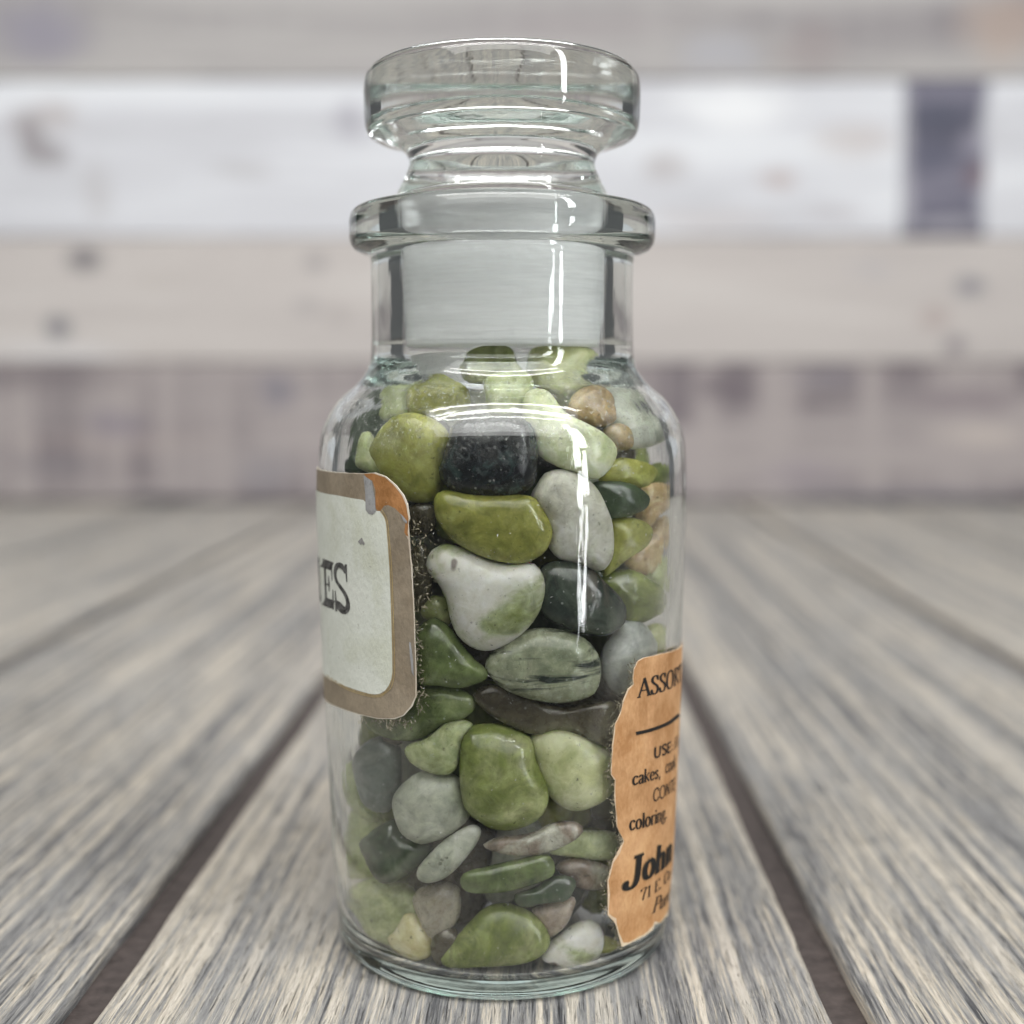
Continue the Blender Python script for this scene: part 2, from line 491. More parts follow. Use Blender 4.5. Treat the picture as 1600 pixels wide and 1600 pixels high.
def wall_plank(x0, x1, z0, z1, mat, seed, proud=0.0, g=0.0003):
    yb, yf, bv = WALL_Y + 0.012, WALL_Y - proud, 0.0012
    N = max(4, int((x1 - x0) / 0.03))
    verts, faces = [], []
    prof = [(z0 + g, yb), (z0 + g, yf + bv), (z0 + g + bv, yf), (z1 - g - bv, yf), (z1 - g, yf + bv), (z1 - g, yb)]
    k = len(prof)
    for i in range(N + 1):
        x = x0 + g + (x1 - x0 - 2 * g) * i / N
        for j, (z, y) in enumerate(prof):
            dz = 0.0005 * noise.noise((x * 25, j // 3 * 9 + seed, 2))
            dy = 0.0004 * noise.noise((x * 14, z * 30, seed + 40)) if 0 < j < k - 1 else 0
            verts.append((x, y + dy, z + dz))
    for i in range(N):
        for j in range(k - 1):
            a = i * k + j
            faces.append((a, a + 1, a + k + 1, a + k))
    faces.append(tuple(reversed(range(k))))
    faces.append(tuple(range(N * k, N * k + k)))
    return mesh_obj("plank", verts, faces, mat, wall, False)


def wspots(lst):
    out = []
    for (x, y, rx, ry, c, a) in lst:
        X, Z = wpx(x, y)
        s = (WALL_Y - CAM.y) / FPX
        out.append((X, Z, rx * s, ry * s, c, a))
    return out


z_a = wpx(800, 125)[1]; z_b = wpx(800, 371)[1]; z_c = wpx(800, 567)[1]
DK = (0.13, 0.125, 0.15)
M_W1 = wall_wood("taupe_wall_plank", (0.221, 0.207, 0.219), (0.303, 0.291, 0.294), (0.385, 0.372, 0.368), contrast=1.5, stripes=0.25,
                 spots=wspots([(60, 50, 110, 60, (0.24, 0.23, 0.28), 0.8), (1570, 40, 90, 70, (0.42, 0.32, 0.26), 0.5), (1130, 85, 90, 40, (0.36, 0.37, 0.42), 0.5),
                               (1270, 75, 60, 50, (0.27, 0.23, 0.23), 0.5), (900, 40, 200, 30, (0.30, 0.27, 0.28), 0.4)]))
M_W2 = wall_wood("bluish_white_wall_plank", (0.484, 0.491, 0.523), (0.562, 0.575, 0.614), (0.648, 0.669, 0.704), contrast=1.2,
                 spots=wspots([(48, 215, 26, 50, (0.22, 0.20, 0.21), 0.8), (75, 240, 50, 26, (0.24, 0.22, 0.23), 0.7), (85, 180, 50, 36, (0.40, 0.37, 0.37), 0.7), (30, 190, 30, 30, (0.3, 0.27, 0.28), 0.5), (380, 265, 60, 16, (0.4, 0.39, 0.40), 0.55),
                               (150, 300, 30, 60, (0.42, 0.41, 0.42), 0.5), (545, 190, 34, 40, (0.30, 0.29, 0.34), 0.6), (1040, 260, 45, 34, (0.36, 0.33, 0.33), 0.6), (1215, 280, 40, 20, (0.40, 0.33, 0.32), 0.7), (1330, 220, 90, 34, (0.46, 0.42, 0.41), 0.6),
                               (1300, 335, 70, 14, (0.40, 0.38, 0.40), 0.6), (1150, 165, 120, 45, (0.76, 0.78, 0.80), 0.7), (1110, 345, 120, 20, (0.47, 0.44, 0.44), 0.6)]))
M_WD = wall_wood("dark_slate_wall_block", (0.060, 0.062, 0.090), (0.105, 0.105, 0.145), (0.19, 0.185, 0.235), contrast=1.2,
                 spots=wspots([(1408, 200, 22, 90, (0.50, 0.50, 0.53), 0.75), (1410, 310, 20, 80, (0.48, 0.48, 0.52), 0.7), (1545, 190, 20, 80, (0.55, 0.56, 0.60), 0.75), (1546, 310, 24, 80, (0.52, 0.53, 0.58), 0.8), (1480, 350, 80, 14, (0.40, 0.39, 0.43), 0.6), (1468, 180, 46, 28, (0.075, 0.08, 0.115), 0.8), (1455, 250, 36, 26, (0.08, 0.085, 0.125), 0.8), (1525, 275, 26, 24, (0.15, 0.10, 0.115), 0.7), (1520, 225, 34, 30, (0.30, 0.29, 0.35), 0.6)]))
M_W3 = wall_wood("warm_grey_wall_plank", (0.404, 0.377, 0.369), (0.470, 0.442, 0.428), (0.525, 0.503, 0.488), contrast=0.7,
                 spots=wspots([(135, 405, 34, 22, (0.12, 0.115, 0.13), 0.85), (90, 510, 26, 24, (0.13, 0.135, 0.16), 0.8), (493, 410, 24, 18, (0.27, 0.25, 0.26), 0.7), (480, 480, 30, 20, (0.30, 0.28, 0.29), 0.5), (530, 495, 28, 18, (0.32, 0.29, 0.29), 0.5),
                               (1513, 445, 34, 20, (0.17, 0.17, 0.20), 0.8), (1490, 540, 24, 20, (0.19, 0.17, 0.19), 0.8), (1460, 495, 34, 22, (0.35, 0.29, 0.28), 0.7), (1360, 420, 50, 16, (0.38, 0.37, 0.39), 0.5), (250, 440, 60, 14, (0.42, 0.39, 0.37), 0.5),
                               (80, 550, 160, 14, (0.58, 0.58, 0.60), 0.6)]))
M_W4 = wall_wood("purplish_brown_wall_plank", (0.162, 0.141, 0.155), (0.250, 0.226, 0.231), (0.339, 0.307, 0.305), stripes=0.9, contrast=1.9,
                 spots=wspots([(60, 590, 190, 26, (0.17, 0.15, 0.16), 0.7), (180, 665, 60, 34, (0.20, 0.18, 0.22), 0.6), (430, 610, 40, 34, (0.17, 0.165, 0.20), 0.7), (90, 725, 90, 24, (0.20, 0.185, 0.20), 0.6), (260, 782, 90, 14, (0.07, 0.068, 0.09), 0.85),
                               (1140, 605, 66, 34, (0.14, 0.12, 0.135), 0.8), (1290, 590, 60, 14, (0.20, 0.19, 0.22), 0.6), (1500, 625, 140, 26, (0.19, 0.16, 0.18), 0.7), (1530, 680, 90, 20, (0.47, 0.42, 0.39), 0.7), (1400, 775, 260, 12, (0.13, 0.125, 0.16), 0.7),  # the long low spot near the end paints a soft shadow at the wall's foot
                               (1250, 740, 100, 30, (0.26, 0.23, 0.26), 0.5), (180, 690, 200, 20, (0.40, 0.35, 0.33), 0.4), (420, 740, 60, 40, (0.24, 0.23, 0.25), 0.5)]))
xd0, xd1 = wpx(1410, 250)[0], wpx(1542, 250)[0]
wall_plank(-WX, WX, z_a, z_a + 0.093, M_W1, 1, 0.0004)
wall_plank(-WX, WX, z_a + 0.093, 0.40, M_W3, 11, 0.0)
wall_plank(-WX, xd0, z_b, z_a, M_W2, 2, 0.0)
wall_plank(xd0, xd1, z_b, z_a, M_WD, 3, 0.0012)
wall_plank(xd1, WX, z_b, z_a, M_W2, 4, 0.0)
wall_plank(-WX, WX, z_c, z_b, M_W3, 5, 0.0006)
wall_plank(-WX, WX, 0.0005, z_c, M_W4, 6, 0.0)

# ------------------------------------------------------------------ the jar
OUT = [(0.0, 0.0012), (0.012, 0.0010), (0.0172, 0.0005), (0.0188, 0.0), (0.0198, 0.0002), (0.0205, 0.0008), (0.02095, 0.0018), (0.0211, 0.0034), (0.0213, 0.0064), (0.02165, 0.0108), (0.02195, 0.019), (0.0223, 0.030),
       (0.0225, 0.0395), (0.0228, 0.0504), (0.0229, 0.0546), (0.02284, 0.0594), (0.02256, 0.0633), (0.0219, 0.0656), (0.0203, 0.0682),
       (0.0180, 0.0703), (0.0166, 0.0722), (0.0162, 0.0745), (0.0161, 0.078), (0.0161, 0.0838), (0.01615, 0.0852), (0.0164, 0.0860), (0.0172, 0.0863), (0.0181, 0.0867), (0.01855, 0.0873),
       (0.0187, 0.0880), (0.01872, 0.0890), (0.0187, 0.0900), (0.0185, 0.0908), (0.0180, 0.0913), (0.0171, 0.09155), (0.0145, 0.0916), (0.0133, 0.0914)]
INN = [(0.0129, 0.0909), (0.0128, 0.0895), (0.01245, 0.0765), (0.0124, 0.0745), (0.0127, 0.0728), (0.0142, 0.0708), (0.0170, 0.0685), (0.0193, 0.0659), (0.0203, 0.0630),
       (0.0208, 0.0590), (0.0209, 0.0540), (0.02065, 0.0400), (0.0203, 0.0250), (0.0199, 0.0120), (0.0197, 0.0060), (0.0194, 0.0040), (0.0186, 0.0026), (0.0168, 0.0021), (0.010, 0.0024), (0.0, 0.0029)]


def interp(prof, z):
    for (r0, z0), (r1, z1) in zip(prof[:-1], prof[1:]):
        lo, hi = min(z0, z1), max(z0, z1)
        if lo <= z <= hi and hi > lo:
            return r0 + (r1 - r0) * (z - z0) / (z1 - z0)
    return prof[0][0]


BODY = [p for p in OUT if p[1] >= 0.0002 and p[1] < 0.084][4:]


def rout(z): return interp(catmull_body, z)


catmull_body = catmull(BODY, 6)
inner_up = catmull(INN, 6)[::-1]


def rin(z):
    if z < 0.0030: return 0.0188
    return interp(inner_up, z)


def wob(a, r, z):
    k = 0.00007 if (r < rin(z) + 0.0006 if 0.006 < z < 0.085 else False) else 0.00002
    return k * noise.noise((math.sin(a) * 2.2, math.cos(a) * 2.2, z * 90)) * 1.6


jar = empty("glass_jar")
tag(jar, "clear glass apothecary jar full of green pebbles on grey planks", "jar")
M_GLASS = glass_mat("clear_greenish_glass", dusty=True)
v, f = revolve(catmull(OUT, 5)[:-1] + catmull([OUT[-1]] + INN, 5), 160, wob)
body = mesh_obj("body", v, f, M_GLASS, jar)

stopper = empty("glass_stopper", (0, 0, 0.0745))
tag(stopper, "clear glass disc stopper with frosted shank in the jar mouth", "stopper")
M_STOP = glass_mat("stopper_glass", dens=4.0)
M_FROST = glass_mat("frosted_ground_glass", rough=0.22, dens=0.0, frost=0.85)
Z0 = 0.0745
HEAD = [(0.01255, 0.0906), (0.01262, 0.0912), (0.0131, 0.0919), (0.0132, 0.0926), (0.0129, 0.0933), (0.0121, 0.0949), (0.01145, 0.0964), (0.0114, 0.0974), (0.0119, 0.0984), (0.0131, 0.0993), (0.0150, 0.0999), (0.0161, 0.1003), (0.0166, 0.1011),
        (0.01675, 0.1023), (0.0168, 0.1045), (0.01672, 0.1061), (0.0165, 0.1071), (0.0159, 0.1078), (0.0150, 0.1081), (0.0135, 0.1080), (0.0120, 0.1074), (0.006, 0.1071), (0.0, 0.1070)]
SHANK = [(0.0, 0.0752), (0.008, 0.0750), (0.0108, 0.0745), (0.0117, 0.0746), (0.0120, 0.0751), (0.01212, 0.0762), (0.0123, 0.083), (0.0125, 0.0895), (0.01255, 0.0906)]
v, f = revolve([(r, z - Z0) for r, z in catmull(HEAD, 5)], 128)
mesh_obj("head", v, f, M_STOP, stopper)
v, f = revolve([(r, z - Z0) for r, z in catmull(SHANK, 5)], 128)
mesh_obj("shank", v, f, M_FROST, stopper)

# ------------------------------------------------------------------ labels glued to the jar
RREF = 0.0222


def px2uv(x, y):
    d = ray(x, y)
    R = 0.0222
    p = CAM.copy()
    for _ in range(8):
        a = d.x ** 2 + d.y ** 2
        b = CAM.x * d.x + CAM.y * d.y
        c = CAM.x ** 2 + CAM.y ** 2 - R * R
        disc = b * b - a * c
        t = (-b - math.sqrt(max(disc, 0))) / a
        p = CAM + d * t
        R = rout(min(max(p.z, 0.004), 0.075))
    return math.atan2(p.x, -p.y) * RREF, p.z


def surf(u, z, off):
    a = u / RREF
    R = rout(min(max(z, 0.002), 0.08)) + off
    return (R * math.sin(a), -R * math.cos(a), z)


def inside(p, poly):
    c = False
    j = len(poly) - 1
    for i in range(len(poly)):
        if (poly[i][1] > p[1]) != (poly[j][1] > p[1]) and p[0] < (poly[j][0] - poly[i][0]) * (p[1] - poly[i][1]) / (poly[j][1] - poly[i][1]) + poly[i][0]:
            c = not c
        j = i
    return c


def densify(poly, step):
    out = []
    for i in range(len(poly)):
        a, b = poly[i], poly[(i + 1) % len(poly)]
        n = max(1, int(math.hypot(a[0] - b[0], a[1] - b[1]) / step))
        out += [(a[0] + (b[0] - a[0]) * k / n, a[1] + (b[1] - a[1]) * k / n) for k in range(n)]
    return out


def wrap_poly(name, poly, off, mat, parent, step=0.0006, thick=0.0, rough=0.0, seed=0):
    """a sheet cut to the outline poly (u, z) and bent round the jar"""
    poly = densify(poly, step)
    if rough:
        poly = [(u + rough * noise.noise((u * 2500, z * 2500, seed)), z + rough * noise.noise((u * 2500, z * 2500, seed + 9))) for u, z in poly]
    n = len(poly)
    pts = [Vector(p) for p in poly]
    us = [p[0] for p in poly]; zs = [p[1] for p in poly]
    u = min(us) + step
    while u < max(us):
        z = min(zs) + step
        while z < max(zs):
            if inside((u, z), poly): pts.append(Vector((u, z)))
            z += step * 1.3
        u += step * 1.3
    r = delaunay_2d_cdt(pts, [(i, (i + 1) % n) for i in range(n)], [list(range(n))], 1, 1e-9)
    v2, fs = r[0], r[2]
    verts = [surf(p.x, p.y, off) for p in v2]
    faces = [tuple(f) for f in fs]
    # outward winding
    fx = []
    for f in faces:
        a, b, c = (Vector(verts[i]) for i in f[:3])
        nrm = (b - a).cross(c - a)
        if nrm.x * a.x + nrm.y * a.y < 0: f = tuple(reversed(f))
        fx.append(f)
    faces = fx
    if thick:
        m = len(verts)
        verts += [surf(p.x, p.y, off - thick) for p in v2]
        cnt = {}
        for f in faces:
            for i in range(len(f)):
                cnt[(f[i], f[(i + 1) % len(f)])] = 1
        faces = faces + [tuple(reversed([i + m for i in f])) for f in faces] + \
            [(b, a, a + m, b + m) for (a, b) in cnt if (b, a) not in cnt]
    return mesh_obj(name, verts, faces, mat, parent, smooth=False)


def P(*a): return [px2uv(x, y) for x, y in a]


def zoomA(*a): return [(480 + x / 5, 520 + y / 5) for x, y in a]
def zoomC(*a): return [(480 + x / 3.8095, 720 + y / 3.8095) for x, y in a]
def zoom8(*a): return [(485 + x / 8.8889, 840 + y / 8.8889) for x, y in a]
def zoom8s(*a): return [(486.8 + x / 8.8889, 840 + y / 8.8889) for x, y in a]
def zoom6(*a): return [(940 + x / 6.6667, 1000 + y / 6.6667) for x, y in a]
def zoom7(*a): return [(940 + x / 6.1538, 1230 + y / 6.1538) for x, y in a]


M_BORDER = paper("tan_label_border", (0.31, 0.258, 0.190), (0.22, 0.185, 0.138), 220)
M_CREAM = paper("cream_label_paper", (0.69, 0.72, 0.655), (0.61, 0.635, 0.565), 130, specks=(0.42, 0.42, 0.36), rough=0.6)
M_ORANGE = paper("torn_orange_paper", (0.41, 0.20, 0.080), (0.27, 0.125, 0.042), 420)
M_GREYP = paper("worn_grey_underprint", (0.36, 0.365, 0.37), (0.24, 0.24, 0.24), 420)
M_KRAFT = paper("kraft_orange_paper", (0.60, 0.355, 0.180), (0.40, 0.205, 0.085), 240, rough=0.75)
M_PULP = paper("pale_torn_paper_edge", (0.72, 0.58, 0.42), (0.58, 0.44, 0.30), 420)
M_PULPW = paper("white_paper_edge", (0.66, 0.61, 0.52), (0.52, 0.46, 0.37), 420)
M_GOLD = paper("gold_border_line", (0.46, 0.36, 0.18), (0.34, 0.25, 0.11), 500, rough=0.5)
M_INK = simple("black_ink", (0.014, 0.013, 0.012), 0.65, 0.3, 900, 0, spec=0.3)
M_INKG = paper("faded_grey_ink", (0.15, 0.15, 0.145), (0.028, 0.028, 0.028), 900)
M_INKD = paper("worn_dark_ink", (0.15, 0.15, 0.145), (0.030, 0.030, 0.029), 1400)
M_SHADOWINK = simple("brown_letter_outline", (0.24, 0.155, 0.08), 0.7, 0.2, 900, 0)

# left label: cream panel, tan border, the upper corner torn to orange pulp
ZL_T, ZL_B = px2uv(500, 733)[1], px2uv(509, 1093)[1]
UL = -1.62 * RREF
lab1 = wrap_poly("paper_label", [(UL, ZL_B), (UL, ZL_T)] + P((500, 733), (520, 737), (570, 740), (586, 738), (604, 744), (620, 758), (632, 774), (638, 788), (641, 810), (638.8, 817),
                 (644, 883), (648, 956), (650.6, 1035), (651.5, 1087), (645, 1103), (632, 1118), (616.5, 1123), (593, 1123), (559, 1115), (532.5, 1106), (509, 1093)),
                 0.00014, M_PULPW, jar, thick=0.00012, rough=0.00006)
lab1["label"] = "cream label with tan border and torn orange corner"
wrap_poly("torn_corner", P((570, 741), (586, 739.5), (603, 746), (618.5, 760), (630, 775), (636, 789), (639.5, 810), (638.5, 838), (632, 834), (633, 816), (626, 806), (616, 797), (607, 792), (598, 800), (588, 801), (586, 770), (581, 753)),
          0.000155, M_ORANGE, lab1, step=0.0004, rough=0.0001)
top_in, bot_in = px2uv(500, 768)[1], px2uv(505, 1048)[1]
wrap_poly("border", [(UL, top_in - 0.0002), (UL, ZL_T - 0.0001)] + P((500, 734), (520, 738), (570, 741), (575, 747), (583, 751), (588, 766), (588, 790), (570, 782), (530, 774), (500, 769)),
          0.00016, M_BORDER, lab1, rough=0.00005)
bd = wrap_poly("border", P((585, 790), (588, 798), (596, 798), (602, 790), (608, 789), (618, 794), (628, 804), (635, 814), (633, 832), (638.5, 842), (643, 883), (647, 956), (649.6, 1035), (650, 1087), (643, 1102), (631, 1116.5), (616.5, 1121.5),
               (593, 1121.5), (559, 1113.5), (532.5, 1104.5), (511, 1093)) + [(UL, ZL_B + 0.0001), (UL, bot_in - 0.0002)] +
               P((506, 1046), (545, 1070), (580, 1081), (594, 1081), (601, 1077), (607, 1069), (611, 1060), (612, 1050), (612, 1022), (610, 956), (608, 888), (604, 825), (600, 806)),
               0.000165, M_BORDER, lab1, rough=0.00005, seed=3)
panel = wrap_poly("panel", [(UL, bot_in), (UL, top_in)] + P((500, 768), (530, 774), (570, 781), (580, 794), (590, 798), (596, 798.5), (602, 806), (606, 825), (610, 888), (612.6, 956), (614.4, 1022), (614.6, 1050), (613, 1061), (609, 1071), (603, 1079), (595, 1083.5), (588, 1084.6),
                  (580, 1083.8), (545.6, 1073), (505, 1048.5)), 0.000185, M_CREAM, lab1, step=0.0008)
wrap_poly("worn_streak", P(*zoomA((450, 1110), (500, 1145), (515, 1160), (540, 1300), (546, 1395), (520, 1420), (490, 1412), (468, 1385), (464, 1250), (456, 1180))), 0.00021, M_GREYP, lab1, step=0.0003, rough=0.00004)
wrap_poly("worn_streak", P(*zoomA((735, 1410), (765, 1440), (790, 1470), (782, 1490), (755, 1460))), 0.00021, M_GREYP, lab1, step=0.0003, rough=0.00004)
wrap_poly("worn_streak", P(*zoomC((612, 1075), (622, 1080), (636, 1180), (640, 1280), (628, 1260), (616, 1150))), 0.00021, M_GREYP, lab1, step=0.0003, rough=0.00004)
wrap_poly("worn_streak", P(*zoomC((310, 480), (325, 462), (335, 456), (340, 470), (352, 490), (345, 502), (333, 492), (326, 500))), 0.00021, M_GREYP, lab1, step=0.0002, rough=0.00004)


def px_stroke(pts, w, n=6):
    """closed outline of a stroke of width(s) w along pts (picture pixels)"""
    c = catmull(pts, n)
    ws = w if isinstance(w, (list, tuple)) else [w] * len(pts)
    wi = [x[0] for x in catmull([(q,) for q in ws], n)]
    L, R = [], []
    for i, p in enumerate(c):
        a, b = c[max(i - 1, 0)], c[min(i + 1, len(c) - 1)]
        dx, dy = b[0] - a[0], b[1] - a[1]
        m = math.hypot(dx, dy) or 1
        L.append((p[0] - dy / m * wi[i] / 2, p[1] + dx / m * wi[i] / 2))
        R.append((p[0] + dy / m * wi[i] / 2, p[1] - dx / m * wi[i] / 2))
    return L, R


class Ink:
    """letter strokes joined into one mesh bent round the jar"""
    def __init__(self): self.v, self.f, self.k = [], [], 0

    def strip(self, L, R, off):
        o = off + 0.0000015 * (self.k % 40)
        self.k += 1
        b = len(self.v)
        for a, c in zip(L, R):
            self.v += [surf(a[0], a[1], o), surf(c[0], c[1], o)]
        for i in range(len(L) - 1):
            self.f.append((b + 2 * i, b + 2 * i + 1, b + 2 * i + 3, b + 2 * i + 2))

    def build(self, name, mat, parent): return mesh_obj(name, self.v, self.f, mat, parent, smooth=False)


def px_ink(ink, pts, w, off, n=6):
    L, R = px_stroke(pts, w, n)
    ink.strip([px2uv(*p) for p in L], [px2uv(*p) for p in R], off)


ink = Ink(); ink2 = Ink()
G = 0.00020
# E : heavy slabs top and bottom, thin stem
px_ink(ink, zoom8s((160, 345), (235, 372), (308, 400)), 13.0, G, 4)
px_ink(ink, zoom8s((299, 335), (301, 470), (306, 600)), [2.6, 2.0, 1.2], G, 4)
px_ink(ink, zoom8s((205, 380), (213, 600), (224, 850)), 3.0, G, 4)
px_ink(ink, zoom8s((215, 640), (245, 650), (262, 660)), 2.2, G, 4)
px_ink(ink, zoom8s((258, 530), (264, 640), (268, 745)), [1.2, 2.4, 1.2], G, 4)
px_ink(ink, zoom8s((188, 875), (255, 905), (330, 930)), 13.0, G, 4)
px_ink(ink, zoom8s((318, 720), (321, 830), (322, 995)), [1.2, 2.0, 2.6], G, 4)
# S
px_ink(ink, zoom8((509, 490), (480, 425), (440, 385), (400, 382), (372, 430), (366, 520), (385, 600), (430, 672), (480, 745), (520, 820), (541, 900), (535, 970), (500, 1015), (455, 985), (410, 925), (378, 880)),
       [4, 6, 8, 7.5, 5.5, 4.2, 4.2, 4.8, 5.2, 5.2, 5.6, 8, 10.5, 11, 9, 4], G)
px_ink(ink, zoom8((512, 370), (518, 480), (527, 615)), [3.6, 2.6, 1.5], G, 4)
px_ink(ink, zoom8((367, 735), (375, 860), (382, 1020)), [1.4, 2.4, 3.2], G, 4)
# the letter turning out of sight on the left: an I
px_ink(ink, zoom8s((112, 262), (113, 350)), 4.2, G, 3)
px_ink(ink, zoom8s((118, 300), (130, 600), (142, 870)), 1.6, G, 4)
px_ink(ink, zoom8s((140, 800), (146, 895)), 3.0, G, 3)
ink.build("lettering", M_INKD, lab1)
px_ink(ink2, zoom8s((178, 352), (235, 372), (286, 390)), 8.4, G + 0.00008, 4)
px_ink(ink2, zoom8s((202, 882), (255, 905), (308, 922)), 8.4, G + 0.00008, 4)
px_ink(ink2, zoom8((470, 425), (440, 397), (402, 395), (385, 430)), [2.5, 4.5, 4.5, 2], G + 0.00008, 5)
px_ink(ink2, zoom8((525, 950), (500, 985), (455, 962), (425, 925)), [2, 4.5, 5.5, 3], G + 0.00008, 5)
ink2.build("lettering", M_INKG, lab1)
gold = Ink()
for w in (0, 2.6):
    pts = [(596 + w, 799 - w), (604 + w, 812), (607.2 + w, 840), (611.2 + w, 888), (613.6 + w, 956), (615.4 + w, 1022), (615.6 + w, 1050), (613.6 + w, 1062 + w * .4), (609.6 + w, 1072 + w), (603, 1080.5 + w), (596, 1085 + w), (580, 1085 + w), (545.6, 1074.5 + w), (512, 1054 + w)]
    px_ink(gold, pts, 1.1, 0.000192 + w * 0.000004)
gold.build("gold_line", M_GOLD, lab1)

# right label: torn kraft paper
R_OUT = zoom6((835, 45), (700, 120), (580, 150), (430, 180), (370, 220), (330, 300), (315, 400), (320, 460), (270, 510), (215, 640), (190, 760), (130, 880), (125, 950), (105, 1100), (95, 1330), (90, 1400), (130, 1460)) + \
    zoom7((120, 130), (130, 220), (140, 380), (190, 480), (205, 520), (150, 620), (100, 720), (75, 820), (50, 900), (55, 1100), (50, 1230), (110, 1280), (140, 1350), (165, 1460), (185, 1530), (300, 1480), (430, 1410), (480, 1370), (500, 1320), (560, 1300), (600, 1250), (632, 1225))
uvr = P(*R_OUT)
UR = 1.62 * RREF
poly = uvr + [(UR, uvr[-1][1] + 0.0003), (UR, uvr[0][1])]
lab2 = wrap_poly("paper_label", poly, 0.00014, M_PULP, jar, thick=0.00012, rough=0.00010, seed=5)
lab2["label"] = "torn orange kraft label with black print"


def inset(poly, d):
    out = []
    n = len(poly)
    for i in range(n):
        a, p, b = poly[i - 1], poly[i], poly[(i + 1) % n]
        dx, dy = b[0] - a[0], b[1] - a[1]
        m = math.hypot(dx, dy) or 1
        s = -1.0
        out.append((p[0] + s * dy / m * -d * -1, p[1] + s * dx / m * d * -1 * -1))
    return out


area2 = sum(poly[i - 1][0] * poly[i][1] - poly[i][0] * poly[i - 1][1] for i in range(len(poly)))
sg = 1 if area2 > 0 else -1
dens = densify(poly, 0.0008)
ins = []
for i in range(len(dens)):
    a, p, b = dens[i - 2], dens[i], dens[(i + 2) % len(dens)]
    dx, dy = b[0] - a[0], b[1] - a[1]
    m = math.hypot(dx, dy) or 1
    lower = p[1] < px2uv(975, 1320)[1]
    d = (0.00012 + max(0, 0.0006 * (0.35 + noise.noise((p[0] * 420, p[1] * 420, 2))))) if lower else 0.00006
    ins.append((p[0] - sg * dy / m * d, p[1] + sg * dx / m * d))
kraft = wrap_poly("panel", ins, 0.00016, M_KRAFT, lab2, rough=0.00012, seed=8)

